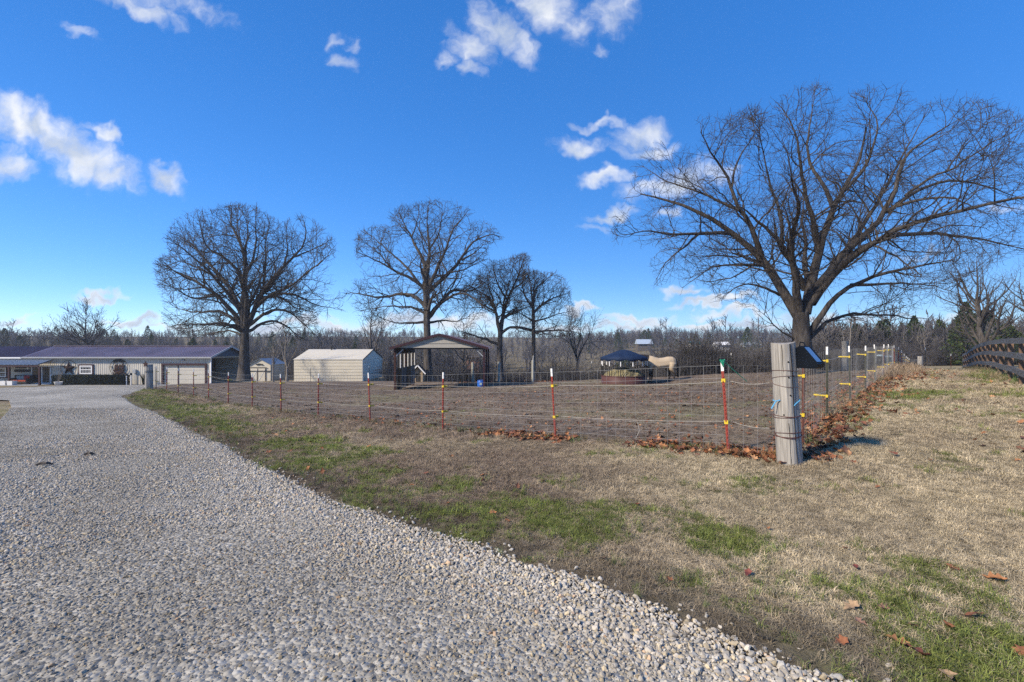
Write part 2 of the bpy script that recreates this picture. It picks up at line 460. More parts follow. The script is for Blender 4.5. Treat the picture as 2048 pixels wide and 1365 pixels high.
def tint_mat(name, rough=.8, attr='tint', kind='INSTANCER', jit=.25, spec=.2, bump=0, bscale=60, trans=0.0):
    """base colour from a per-piece colour attribute, varied a little from piece to piece"""
    m = bpy.data.materials.new(name); m.use_nodes = True
    t = m.node_tree; b = t.nodes['Principled BSDF']
    b.inputs['Roughness'].default_value = rough; b.inputs['Specular IOR Level'].default_value = spec
    a = t.nodes.new('ShaderNodeAttribute'); a.attribute_name = attr; a.attribute_type = kind
    oi = t.nodes.new('ShaderNodeTexCoord')
    n = t.nodes.new('ShaderNodeTexNoise'); n.inputs['Scale'].default_value = bscale; n.inputs['Detail'].default_value = 2
    t.links.new(oi.outputs['Object'], n.inputs['Vector'])
    mr = t.nodes.new('ShaderNodeMapRange'); mr.inputs['From Min'].default_value = .25; mr.inputs['From Max'].default_value = .75
    mr.inputs['To Min'].default_value = 1 - jit; mr.inputs['To Max'].default_value = 1 + jit
    t.links.new(n.outputs['Fac'], mr.inputs['Value'])
    vm = t.nodes.new('ShaderNodeVectorMath'); vm.operation = 'SCALE'
    t.links.new(a.outputs['Color'], vm.inputs[0]); t.links.new(mr.outputs[0], vm.inputs['Scale'])
    t.links.new(vm.outputs[0], b.inputs['Base Color'])
    if bump:
        bp = t.nodes.new('ShaderNodeBump'); bp.inputs['Strength'].default_value = bump; bp.inputs['Distance'].default_value = .01
        t.links.new(n.outputs['Fac'], bp.inputs['Height']); t.links.new(bp.outputs[0], b.inputs['Normal'])
    return m

M = {}
M['cream'] = mat('cream_metal', (.54, .505, .43), .5, var=.05, scale=1.5)
M['cream_barn'] = mat('cream_barn_metal', (.58, .53, .425), .5, var=.04, scale=1.0)
M['roof'] = mat('burgundy_roof_metal', (.19, .145, .175), .38, metal=.35, var=.22, scale=.6, spec=.5)
M['roof_dark'] = mat('dark_purple_roof_metal', (.050, .032, .055), .45, metal=.3, var=.2, scale=.6, spec=.5)
M['porch_roof'] = mat('blue_grey_metal_and_shade', (.16, .20, .25), .5, metal=.3, var=.12, scale=1.5)
M['maroon'] = mat('maroon_trim', (.038, .014, .018), .6)
M['white'] = mat('white_paint', (.74, .73, .71), .5, var=.06)
M['glass'] = mat('window_glass', (.012, .014, .018), .08, spec=.7, var=.05)
M['grey_trim'] = mat('grey_trim', (.33, .34, .35), .5)
M['dark'] = mat('dark_shadow_wood', (.03, .027, .025), .8)  # one plain dark brown for slats, boards, sofa frame and inner wall
M['tan_wood'] = mat('tan_wood', (.34, .26, .17), .7)
M['blue_sheet'] = mat('dark_blue_sheet', (.035, .055, .085), .5)
M['rust'] = mat('rusty_iron', (.030, .013, .010), .7, col2=(.065, .024, .016), scale=8)
M['black_iron'] = mat('black_iron', (.02, .019, .018), .6)
M['bark_grey'] = mat('grey_oak_bark', (.045, .039, .035), .9, col2=(.12, .107, .095), scale=3.0, stretch=(3, 3, .6), bump=.5, bscale=9, spec=.1)
M['bark_elm'] = mat('dark_elm_bark', (.030, .026, .025), .9, col2=(.105, .093, .083), scale=3.5, stretch=(3, 3, .5), bump=.6, bscale=10, spec=.1)
M['bark_pale'] = mat('pale_twig_bark', (.15, .13, .11), .9, col2=(.24, .215, .185), scale=4, spec=.1)
M['twig_far'] = mat('far_twig_bark', (.085, .078, .076), .95, col2=(.155, .142, .136), scale=.6, spec=.05)
M['twig_dark'] = mat('dark_twig_bark', (.040, .038, .040), .95, col2=(.085, .080, .080), scale=.6, spec=.05)
M['cedar'] = mat('cedar_foliage', (.022, .034, .014), .9, col2=(.062, .082, .026), scale=1.4, spec=.1)
M['hedge'] = mat('dark_hedge_leaves', (.010, .014, .008), .8, col2=(.028, .034, .018), scale=12, spec=.2)

# ------------------------------------------------------------------ ground sheet
def graded(lo, hi, n, k):
    t = np.linspace(math.asinh(lo / k), math.asinh(hi / k), n)
    return np.sinh(t) * k
gx = graded(-1500, 1500, 470, 1.6)
gy = graded(-400, 2600, 470, 2.2) 
GX, GY = np.meshgrid(gx, gy)
GZ = gz(GX, GY)
near = sstep(60, 25, np.hypot(GX, GY))
GZ = GZ + near * ((fbm(GX / .8, GY / .8, 91, 3) - .5) * .035)
_inside = in_drive(GX, GY)
GZ = np.where(_inside & (edge_d(GX, GY) < -.05), GZ - .03, GZ)
ni, nj = GX.shape
idx = np.arange(ni * nj).reshape(ni, nj)
quads = np.stack([idx[:-1, :-1], idx[:-1, 1:], idx[1:, 1:], idx[1:, :-1]], -1).reshape(-1, 4)
gm = bpy.data.materials.new('dead_lawn_and_soil'); gm.use_nodes = True
t = gm.node_tree; b = t.nodes['Principled BSDF']; b.inputs['Roughness'].default_value = .95; b.inputs['Specular IOR Level'].default_value = .05
a = t.nodes.new('ShaderNodeAttribute'); a.attribute_name = 'cover'
tcn = t.nodes.new('ShaderNodeTexCoord')
n1 = t.nodes.new('ShaderNodeTexNoise'); n1.inputs['Scale'].default_value = 9; n1.inputs['Detail'].default_value = 8; n1.inputs['Roughness'].default_value = .75
t.links.new(tcn.outputs['Object'], n1.inputs['Vector'])
mr = t.nodes.new('ShaderNodeMapRange'); mr.inputs['From Min'].default_value = .3; mr.inputs['From Max'].default_value = .7; mr.inputs['To Min'].default_value = .45; mr.inputs['To Max'].default_value = 1.35
t.links.new(n1.outputs['Fac'], mr.inputs['Value'])
vm = t.nodes.new('ShaderNodeVectorMath'); vm.operation = 'SCALE'
t.links.new(a.outputs['Color'], vm.inputs[0]); t.links.new(mr.outputs[0], vm.inputs['Scale']); t.links.new(vm.outputs[0], b.inputs['Base Color'])
bp = t.nodes.new('ShaderNodeBump'); bp.inputs['Strength'].default_value = .9; bp.inputs['Distance'].default_value = .05
t.links.new(n1.outputs['Fac'], bp.inputs['Height']); t.links.new(bp.outputs[0], b.inputs['Normal'])
gme = np_mesh('ground', np.stack([GX, GY, GZ], -1).reshape(-1, 3), quads, gm, True)
ca = gme.color_attributes.new('cover', 'FLOAT_COLOR', 'POINT')
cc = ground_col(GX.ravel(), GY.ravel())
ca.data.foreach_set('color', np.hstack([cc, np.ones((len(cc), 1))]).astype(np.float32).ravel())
tag(link('ground', gme), 'dead winter lawn, paddock soil and meadows', None, None, 'structure')

# ------------------------------------------------------------------ gravel drive sheet
yy = np.concatenate([np.linspace(-8, 1.5, 20), np.linspace(1.6, 12, 150), np.linspace(12.1, 30, 110), np.linspace(30.3, 52.7, 60)])
nc = 70
tt = np.linspace(0, 1, nc) ** .6
DX = np.stack([xl(y) + (xr(y) + .04 - xl(y)) * tt for y in yy]); DY = np.repeat(yy[:, None], nc, 1)
dd = -edge_d(DX, DY)
DZ = gz(DX, DY) + .021 - .045 * sstep(.12, 0, dd)
DZ = DZ + .018 * (fbm(DX / 1.3, DY / 1.3, 44, 3) - .5) * sstep(0, .6, dd)
idx = np.arange(DX.size).reshape(DX.shape)
quads = np.stack([idx[:-1, :-1], idx[:-1, 1:], idx[1:, 1:], idx[1:, :-1]], -1).reshape(-1, 4)
dm = bpy.data.materials.new('crushed_limestone'); dm.use_nodes = True
t = dm.node_tree; b = t.nodes['Principled BSDF']; b.inputs['Roughness'].default_value = .9; b.inputs['Specular IOR Level'].default_value = .15
tcn = t.nodes.new('ShaderNodeTexCoord')
vo = t.nodes.new('ShaderNodeTexVoronoi'); vo.inputs['Scale'].default_value = 34
t.links.new(tcn.outputs['Object'], vo.inputs['Vector'])
r1 = t.nodes.new('ShaderNodeValToRGB'); e = r1.color_ramp.elements
e[0].color = (.19, .178, .152, 1); e[1].color = (.45, .425, .37, 1); e.new(.45).color = (.31, .292, .25, 1); e.new(.7).color = (.37, .345, .29, 1)
sx = t.nodes.new('ShaderNodeSeparateColor'); t.links.new(vo.outputs['Color'], sx.inputs[0]); t.links.new(sx.outputs[0], r1.inputs[0])
n1 = t.nodes.new('ShaderNodeTexNoise'); n1.inputs['Scale'].default_value = .55; n1.inputs['Detail'].default_value = 5
t.links.new(tcn.outputs['Object'], n1.inputs['Vector'])
mr = t.nodes.new('ShaderNodeMapRange'); mr.inputs['From Min'].default_value = .35; mr.inputs['From Max'].default_value = .65; mr.inputs['To Min'].default_value = .72; mr.inputs['To Max'].default_value = 1.12
t.links.new(n1.outputs['Fac'], mr.inputs['Value'])
vm = t.nodes.new('ShaderNodeVectorMath'); vm.operation = 'SCALE'
t.links.new(r1.outputs[0], vm.inputs[0]); t.links.new(mr.outputs[0], vm.inputs['Scale']); t.links.new(vm.outputs[0], b.inputs['Base Color'])
bp = t.nodes.new('ShaderNodeBump'); bp.inputs['Strength'].default_value = .8; bp.inputs['Distance'].default_value = .02; bp.invert = True
t.links.new(vo.outputs['Distance'], bp.inputs['Height']); t.links.new(bp.outputs[0], b.inputs['Normal'])
tag(link('driveway', np_mesh('driveway', np.stack([DX, DY, DZ], -1).reshape(-1, 3), quads, dm, True)), 'pale gravel driveway curving towards the long house', None, None, 'structure')

# ------------------------------------------------------------------ scattering by instances (grass, gravel, leaf litter, far woods)
def proto_collection(name, meshes):
    c = bpy.data.collections.new(name)
    for i, me in enumerate(meshes):
        c.objects.link(bpy.data.objects.new(f'{name}_{i:02d}', me))
    return c
def scatter(name, P, rot, scl, pick, coll, tint, label, cat=None, parent=None):
    me = bpy.data.meshes.new(name)
    me.vertices.add(len(P)); me.vertices.foreach_set('co', np.asarray(P, np.float32).ravel())
    def at_(n, ty, data, key):
        q = me.attributes.new(n, ty, 'POINT'); q.data.foreach_set(key, np.ascontiguousarray(data).ravel())
    at_('rot', 'FLOAT_VECTOR', np.asarray(rot, np.float32), 'vector')
    scl = np.asarray(scl, np.float32)
    if scl.ndim == 1: scl = np.repeat(scl[:, None], 3, 1)
    at_('scl', 'FLOAT_VECTOR', scl, 'vector')
    at_('pick', 'INT', np.asarray(pick, np.int32), 'value')
    if tint is not None:
        at_('tint', 'FLOAT_COLOR', np.hstack([tint, np.ones((len(tint), 1))]).astype(np.float32), 'color')
    o = link(name, me, parent)
    g = bpy.data.node_groups.new(name, 'GeometryNodeTree')
    g.interface.new_socket('Geometry', in_out='INPUT', socket_type='NodeSocketGeometry')
    g.interface.new_socket('Geometry', in_out='OUTPUT', socket_type='NodeSocketGeometry')
    gi = g.nodes.new('NodeGroupInput'); go = g.nodes.new('NodeGroupOutput')
    ip = g.nodes.new('GeometryNodeInstanceOnPoints'); ci = g.nodes.new('GeometryNodeCollectionInfo')
    ci.inputs['Collection'].default_value = coll
    ci.inputs['Separate Children'].default_value = True; ci.inputs['Reset Children'].default_value = True
    def na(n, ty):
        q = g.nodes.new('GeometryNodeInputNamedAttribute'); q.data_type = ty; q.inputs['Name'].default_value = n; return q.outputs['Attribute']
    er = g.nodes.new('FunctionNodeEulerToRotation')
    g.links.new(na('rot', 'FLOAT_VECTOR'), er.inputs[0])
    g.links.new(gi.outputs[0], ip.inputs['Points']); g.links.new(ci.outputs[0], ip.inputs['Instance'])
    ip.inputs['Pick Instance'].default_value = True
    g.links.new(na('pick', 'INT'), ip.inputs['Instance Index']); g.links.new(er.outputs[0], ip.inputs['Rotation']); g.links.new(na('scl', 'FLOAT_VECTOR'), ip.inputs['Scale'])
    g.links.new(ip.outputs[0], go.inputs[0])
    md = o.modifiers.new('scatter', 'NODES'); md.node_group = g
    return tag(o, label, cat, None, 'stuff')

# ------------------------------------------------------------------ bare trees
def tubes_np(P, Rd, n):
    """P (B,K,3), Rd (B,K) -> verts, quads of n-sided tubes"""
    B, K, _ = P.shape
    T = np.empty_like(P); T[:, 1:-1] = P[:, 2:] - P[:, :-2]; T[:, 0] = P[:, 1] - P[:, 0]; T[:, -1] = P[:, -1] - P[:, -2]
    T /= np.linalg.norm(T, axis=2, keepdims=True) + 1e-9
    ref = np.tile(np.array((.37, .61, .70)), (B, 1)); ref[np.abs((T[:, 0] * ref).sum(1)) > .9] = (1, 0, 0)
    V = np.empty((B, K, n, 3))
    an = 2 * np.pi * np.arange(n) / n
    for k in range(K):
        x = ref - T[:, k] * (ref * T[:, k]).sum(1, keepdims=True)
        x /= np.linalg.norm(x, axis=1, keepdims=True) + 1e-9
        ref = x; y = np.cross(T[:, k], x)
        V[:, k] = P[:, k, None] + (x[:, None] * np.cos(an)[None, :, None] + y[:, None] * np.sin(an)[None, :, None]) * Rd[:, k, None, None]
    id_ = np.arange(B * K * n).reshape(B, K, n)
    a = id_[:, :-1]; c = id_[:, 1:]
    Q = np.stack([a, np.roll(a, -1, 2), np.roll(c, -1, 2), c], -1).reshape(-1, 4)
    return V.reshape(-1, 3), Q
def resample(pts, K):
    pts = np.asarray(pts, float)
    s = np.concatenate([[0], np.cumsum(np.linalg.norm(np.diff(pts, axis=0), axis=1))])
    # smooth by a Catmull-Rom like pass on a dense sampling
    tt = np.linspace(0, s[-1], K)
    o = np.stack([np.interp(tt, s, pts[:, i]) for i in range(3)], 1)
    for _ in range(2):
        o[1:-1] = .25 * o[:-2] + .5 * o[1:-1] + .25 * o[2:]
    return o
def in_poly(x, z, poly):
    ins = np.zeros(x.shape, bool); n = len(poly); j = n - 1
    for i in range(n):
        xi, zi = poly[i]; xj, zj = poly[j]
        ins ^= ((zi > z) != (zj > z)) & (x < (xj - xi) * (z - zi) / (zj - zi + 1e-12) + xi)
        j = i
    return ins
def clip_to(P, poly, depth=None, lo=.14):
    """shorten branches that would leave the crown outline (world x, z) or its depth (y0, half depth)"""
    if poly is None: return P
    B, K, _ = P.shape
    k_ = (depth[0] if depth is not None else 1.0) / (P[..., 1] if depth is not None else 1.0)
    ok = in_poly(P[..., 0] * k_, EYE + (P[..., 2] - EYE) * k_, poly)
    if depth is not None: ok &= np.abs(P[..., 1] - depth[0]) < depth[1]
    bad = ~ok; bad[:, 0] = False
    first = np.where(bad.any(1), bad.argmax(1), K)
    f = np.clip((first - .5) / (K - 1), lo, 1.0); f[first == K] = 1
    return P[:, :1] + (P - P[:, :1]) * f[:, None, None]
def spawn(rng, P, Rd, per_m, ang, len_fn, K, up, wig, t0=.15, rratio=.55, rmin=.004, tipbias=1.0, droop=0.0):
    """children branches of tubes P (B,K0,3)"""
    B, K0, _ = P.shape
    seg = np.linalg.norm(np.diff(P, axis=1), axis=2); Ls = seg.sum(1)
    n = np.maximum(1, np.round(Ls * per_m + rng.random(B) * .9).astype(int))
    par = np.repeat(np.arange(B), n)
    Nn = len(par)
    t = t0 + (1 - t0) * rng.random(Nn) ** (1 / tipbias)
    # force one child near every tip, so that limbs end in spray and not in stumps
    first = np.concatenate([[0], np.cumsum(n)[:-1]]); t[first] = .985
    f = t * (K0 - 1); i = np.minimum(f.astype(int), K0 - 2); w = (f - i)[:, None]
    p0 = P[par, i] * (1 - w) + P[par, i + 1] * w
    tg = P[par, i + 1] - P[par, i]; tg /= np.linalg.norm(tg, axis=1, keepdims=True) + 1e-9
    rp = Rd[par, i] * (1 - w[:, 0]) + Rd[par, i + 1] * w[:, 0]
    rv = rng.normal(size=(Nn, 3)); rv -= tg * (rv * tg).sum(1, keepdims=True); rv /= np.linalg.norm(rv, axis=1, keepdims=True) + 1e-9
    a = np.radians(rng.normal(ang[0], ang[1], Nn)); a[first] *= .35
    d = tg * np.cos(a)[:, None] + rv * np.sin(a)[:, None]
    ln = len_fn(t, Ls[par], rng)
    out = np.empty((Nn, K, 3)); out[:, 0] = p0
    st = (ln / (K - 1))[:, None]
    for k in range(1, K):
        d = d + rng.normal(size=(Nn, 3)) * wig; d[:, 2] += up - droop * k
        d /= np.linalg.norm(d, axis=1, keepdims=True)
        out[:, k] = out[:, k - 1] + d * st
    r0 = np.maximum(np.minimum(rp * .75, rp * rratio + .0 * ln), rmin)
    rr = r0[:, None] * (1 - np.linspace(0, 1, K) * .72)[None]
    rr = np.maximum(rr, rmin * .6)
    return out, rr
def finish_tree(name, groups, material, base, label, group=None, parts=('trunk', 'crown')):
    """groups: list of (P, R, sides, is_trunk). One Empty at the foot, trunk with the main limbs and the crown of twigs as parts"""
    root = empty(name, base, 0, label, 'tree', group)
    for part, flag in ((parts[0], True), (parts[1], False)):
        Vs = []; Qs = []; o = 0
        for P, Rd, n, tr in groups:
            if tr != flag: continue
            V, Q = tubes_np(P, Rd, n); Vs.append(V); Qs.append(Q + o); o += len(V)
        if not Vs: continue
        V = np.concatenate(Vs) - np.array(base)
        link(part, np_mesh(part, V, np.concatenate(Qs), material, True), root)
    return root
def traced_tree(name, label, material, conv, Y0, basepx, limbs, seed, trunk_r, dens=1.0, L2=(1.3, 3.0), L3=(.7, 1.4), L4=(.3, .75), tw=.006, up=.03, rot_extra=(), flare=1.6, ang=(48, 14), wig=.16, group=None, per=(1.2, 2.3, 4.2, 2.4), r2=.09, hull=None):
    rng = np.random.default_rng(seed)
    KL = 14
    limbs3 = []; rads = []
    sc = Y0 / F
    alls = []           # (xy zoom px arr, depth arr, radius arr)
    for li, (r0, slope, pts) in enumerate(limbs):
        q = np.array([conv(*p) for p in pts], float)
        dpt0 = 0.0; rp = None
        if alls:
            best = 1e9
            for (qq, dz, rr) in alls:
                dist = np.hypot(qq[:, 0] - q[0, 0], qq[:, 1] - q[0, 1]); j = dist.argmin()
                if dist[j] < best: best = dist[j]; dpt0 = dz[j]; rp = rr[j]
        s = np.concatenate([[0], np.cumsum(np.hypot(*np.diff(q, axis=0).T))]) * sc
        dep = dpt0 + slope * s + (.05 * s * np.sin(s * 1.3 + li))
        P3 = np.array([at(q[i, 0], q[i, 1], Y0 + dep[i]) for i in range(len(q))])
        P3 = resample(P3, KL)
        if li > 0:
            P3[1:] += rng.normal(size=(KL - 1, 3)) * .012 * min(6, s[-1]) * .35
        ri = r0 if rp is None else min(r0, rp * .9)
        tpr = .62 if li == 0 else .12
        rd = ri * (1 - (1 - tpr) * np.linspace(0, 1, KL) ** .85)
        if li == 0:
            zz = P3[:, 2] - P3[0, 2]
            rd = rd * (1 + (flare - 1) * np.exp(-zz / (.55 * trunk_r * 2)))
        limbs3.append(P3); rads.append(rd)
        # dense image-space record for attaching later limbs
        t_ = np.linspace(0, 1, 60)
        cs = s / s[-1]
        alls.append((np.stack([np.interp(t_, cs, q[:, 0]), np.interp(t_, cs, q[:, 1])], 1), np.interp(t_, cs, dep), np.interp(t_, np.linspace(0, 1, KL), rd)))
    base = limbs3[0][0].copy()
    # limbs turned about the trunk, so that the crown is as deep as it is wide
    for (li, angd, k) in rot_extra:
        P3 = limbs3[li].copy(); o3 = P3[0].copy(); ax = np.array((base[0], base[1]))
        a = R(angd); rel = (P3 - o3)
        x = rel[:, 0] * math.cos(a) - rel[:, 1] * math.sin(a); y = rel[:, 0] * math.sin(a) + rel[:, 1] * math.cos(a)
        Pn = np.stack([x, y, rel[:, 2]], 1) * k + o3
        tr = limbs3[0]; j = np.abs(tr[:, 2] - Pn[0, 2]).argmin()
        Pn[0] = tr[j] * .5 + Pn[0] * .5
        if hull is not None:
            Pn = clip_to(Pn[None], [((conv(*q)[0] - 1024) * sc, EYE - (conv(*q)[1] - 690) * sc) for q in hull], (Y0, 99), .3)[0]
        limbs3.append(Pn); rads.append(rads[li] * .85)
    LP = np.stack(limbs3); LR = np.stack(rads)
    BP = LP[1:]; BR = LR[1:]
    poly = None; dep = None
    if hull is not None:
        hp = [conv(*q) for q in hull]; poly = [((q[0] - 1024) * sc, EYE - (q[1] - 690) * sc) for q in hp]
        xs_ = [q[0] for q in poly]; dep = (Y0, .40 * (max(xs_) - min(xs_)))
    A, AR = spawn(rng, BP, BR, per[0] * dens, ang, lambda t, l, g: (L2[0] + (L2[1] - L2[0]) * g.random(len(t))) * np.clip(1.2 - .62 * t, .3, 1.2) * np.clip(l / 5, .45, 1.15), 9, up, wig * .8, .18, .5, tw * 2.4)
    A = clip_to(A, poly, dep)
    AR = np.minimum(AR, r2 * np.linspace(1, .3, 9)[None])
    B_, BRr = spawn(rng, A, AR, per[1] * dens, (44, 13), lambda t, l, g: (L3[0] + (L3[1] - L3[0]) * g.random(len(t))) * np.clip(1.2 - .5 * t, .4, 1.2), 6, up, wig, .15, .55, tw * 1.6)
    # some fine shoots straight from the main limbs
    B2, BR2 = spawn(rng, BP, BR, 1.0 * dens, (58, 15), lambda t, l, g: L3[0] + (L3[1] - L3[0]) * g.random(len(t)), 6, up, wig * 1.1, .15, .35, tw * 1.5)
    B_ = clip_to(B_, poly, dep); B2 = clip_to(B2, poly, dep)
    Bx = np.concatenate([B_, B2]); Bxr = np.concatenate([np.minimum(BRr, .028), np.minimum(BR2, .022)])
    D_, DR = spawn(rng, Bx, Bxr, per[2] * dens, (42, 15), lambda t, l, g: L4[0] + (L4[1] - L4[0]) * g.random(len(t)), 4, up, wig * 1.1, .12, .6, tw)
    D_ = clip_to(D_, poly, dep, .3)
    E_, ER = spawn(rng, D_, DR, per[3] * dens, (38, 14), lambda t, l, g: .15 + .3 * g.random(len(t)), 3, up, wig, .2, .7, tw * .75)
    E_ = clip_to(E_, poly, dep, .3)
    groups = [(LP[:1], LR[:1], 14, True), (BP, BR, 9, True), (A, AR, 5, False), (Bx, Bxr, 4, False), (D_, DR, 3, False), (E_, ER, 3, False)]
    base[2] = base[2]
    return finish_tree(name, groups, material, tuple(base), label, group)


elm_hull = [((x - 1220) * 2.473, (y - 150) * 2.473) for x, y in [(1222,460),(1258,385),(1278,312),(1335,280),(1400,290),(1400,240),(1450,235),(1500,215),(1540,225),(1580,180),(1640,165),(1690,200),(1720,180),(1780,170),(1820,190),(1850,210),(1900,195),(1990,205),(2048,240),(2130,330),(2150,480),(2060,520),(1960,540),(1900,600),(1800,640),(1700,645),(1650,690),(1600,740),(1540,690),(1510,620),(1440,600),(1400,560),(1310,570),(1300,520),(1330,490),(1228,490)]]
oak_hull = [(60,560),(110,480),(180,480),(150,370),(190,250),(250,190),(380,140),(440,160),(520,130),(600,110),(700,105),(800,120),(850,170),(930,200),(980,230),(1060,210),(1130,185),(1220,210),(1300,300),(1370,370),(1360,480),(1340,560),(1380,650),(1340,700),(1430,760),(1420,870),(1340,920),(1230,900),(1250,1010),(1180,1090),(1050,1080),(900,1060),(800,1080),(640,1080),(500,1060),(330,1060),(120,960),(140,850),(90,680)]
mid_hull = [(100,330),(190,250),(330,240),(350,170),(420,100),(500,110),(560,90),(640,70),(760,80),(880,140),(880,220),(950,200),(1060,260),(1110,330),(1010,380),(1000,480),(960,560),(1000,640),(1000,860),(850,950),(640,960),(480,950),(300,960),(130,850),(20,710),(100,620),(200,600),(110,540),(110,440)]
mid2_hull = [(830,680),(930,560),(1020,480),(1100,480),(1180,460),(1250,430),(1300,460),(1290,560),(1330,650),(1370,800),(1380,990),(1150,1060),(900,1050),(780,950)]
mid3_hull = [(1170,860),(1200,640),(1250,560),(1330,550),(1420,560),(1500,580),(1560,640),(1580,760),(1630,860),(1640,980),(1500,1010),(1300,1020),(1150,980)]
conv_elm = lambda x, y: (1220 + x / 2.473, 150 + y / 2.473)
elm = [
 (0.560, 0, [(950, 1490), (950, 1400), (948, 1330), (945, 1260), (945, 1170)]),
 (0.266, .25, [(935, 1200), (860, 1080), (810, 990), (750, 900), (700, 850), (620, 790), (520, 720), (420, 655), (330, 640), (230, 600), (150, 590)]),
 (0.171, -.2, [(750, 900), (720, 780), (690, 720), (640, 670), (600, 600), (600, 540), (580, 470), (510, 420), (480, 360), (450, 280)]),
 (0.101, .3, [(600, 560), (620, 450), (660, 370), (720, 300), (700, 210)]),
 (0.126, -.3, [(620, 790), (540, 780), (440, 785), (360, 790), (270, 790), (180, 770), (80, 790)]),
 (0.070, .2, [(440, 785), (360, 860), (280, 920), (230, 1010)]),
 (0.101, .35, [(640, 670), (560, 630), (480, 600), (420, 570), (330, 545), (240, 510), (160, 450)]),
 (0.082, -.4, [(760, 945), (680, 940), (580, 940), (490, 950), (430, 1010), (360, 1050)]),
 (0.190, -.35, [(965, 1060), (930, 1000), (890, 910), (850, 830), (780, 770), (720, 710), (640, 650)]),
 (0.126, -.1, [(850, 830), (855, 720), (830, 640), (790, 560), (780, 450), (740, 350), (740, 260)]),
 (0.279, .05, [(965, 1180), (1010, 960), (1040, 860), (1070, 730), (1100, 650), (1160, 570), (1210, 470), (1260, 370), (1270, 260)]),
 (0.152, -.35, [(1030, 850), (1015, 750), (985, 650), (960, 540), (935, 440), (940, 340), (900, 240), (860, 170)]),
 (0.126, .3, [(1100, 650), (1060, 560), (1010, 480), (960, 380), (990, 260), (1010, 120)]),
 (0.126, .1, [(1150, 580), (1240, 500), (1280, 420), (1310, 320), (1340, 250), (1290, 180), (1260, 110)]),
 (0.089, -.2, [(1340, 250), (1400, 180), (1430, 110)]),
 (0.266, -.1, [(985, 1120), (1100, 940), (1190, 850), (1290, 770), (1380, 680), (1420, 590), (1430, 500), (1415, 430), (1470, 370), (1570, 320), (1680, 250)]),
 (0.139, .3, [(1380, 680), (1460, 600), (1560, 550), (1660, 520), (1760, 520), (1860, 540), (1960, 590), (2040, 620)]),
 (0.139, -.3, [(1460, 600), (1560, 520), (1660, 480), (1760, 420), (1840, 370), (1920, 320), (2010, 270)]),
 (0.101, .2, [(1660, 480), (1740, 370), (1820, 280), (1880, 210)]),
 (0.126, .35, [(1190, 850), (1260, 720), (1350, 600), (1400, 480), (1500, 300), (1560, 200)]),
 (0.228, .3, [(1000, 1130), (1110, 960), (1220, 860), (1310, 820), (1420, 790), (1530, 770), (1640, 780), (1760, 810), (1860, 810), (1950, 820), (2040, 860)]),
 (0.101, -.3, [(1420, 650), (1530, 620), (1680, 600), (1760, 640), (1860, 690)]),
 (0.164, -.35, [(990, 1280), (1060, 1160), (1120, 1090), (1190, 1040), (1280, 1000), (1380, 970), (1500, 960), (1600, 930), (1700, 910)]),
 (0.089, .1, [(1190, 1040), (1300, 1035), (1450, 1030), (1600, 1040), (1700, 1070)]),
 (0.107, .3, [(990, 1300), (1060, 1220), (1150, 1190), (1230, 1170), (1330, 1190), (1480, 1200), (1580, 1210)]),
 (0.064, -.3, [(940, 1320), (880, 1290), (820, 1250), (780, 1200), (740, 1170)]),
 (0.077, -.5, [(840, 1090), (760, 1050), (680, 1030), (600, 1060), (560, 1100)]),
]
ELM_Y = 24.0
traced_tree('elm_tree', 'wide spreading bare tree with many ascending limbs behind the grey corner post', M['bark_elm'], conv_elm, ELM_Y, None, elm, 5, .62, dens=1.0, L2=(1.2, 3.2), L3=(.9, 1.9), L4=(.35, .9), tw=.007, up=.022,
            rot_extra=((1, 80, .75), (15, 75, .7), (20, -95, .7)), flare=1.25, ang=(46, 15), wig=.22, per=(1.5, 2.2, 3.6, 2.6), r2=.05, hull=elm_hull)

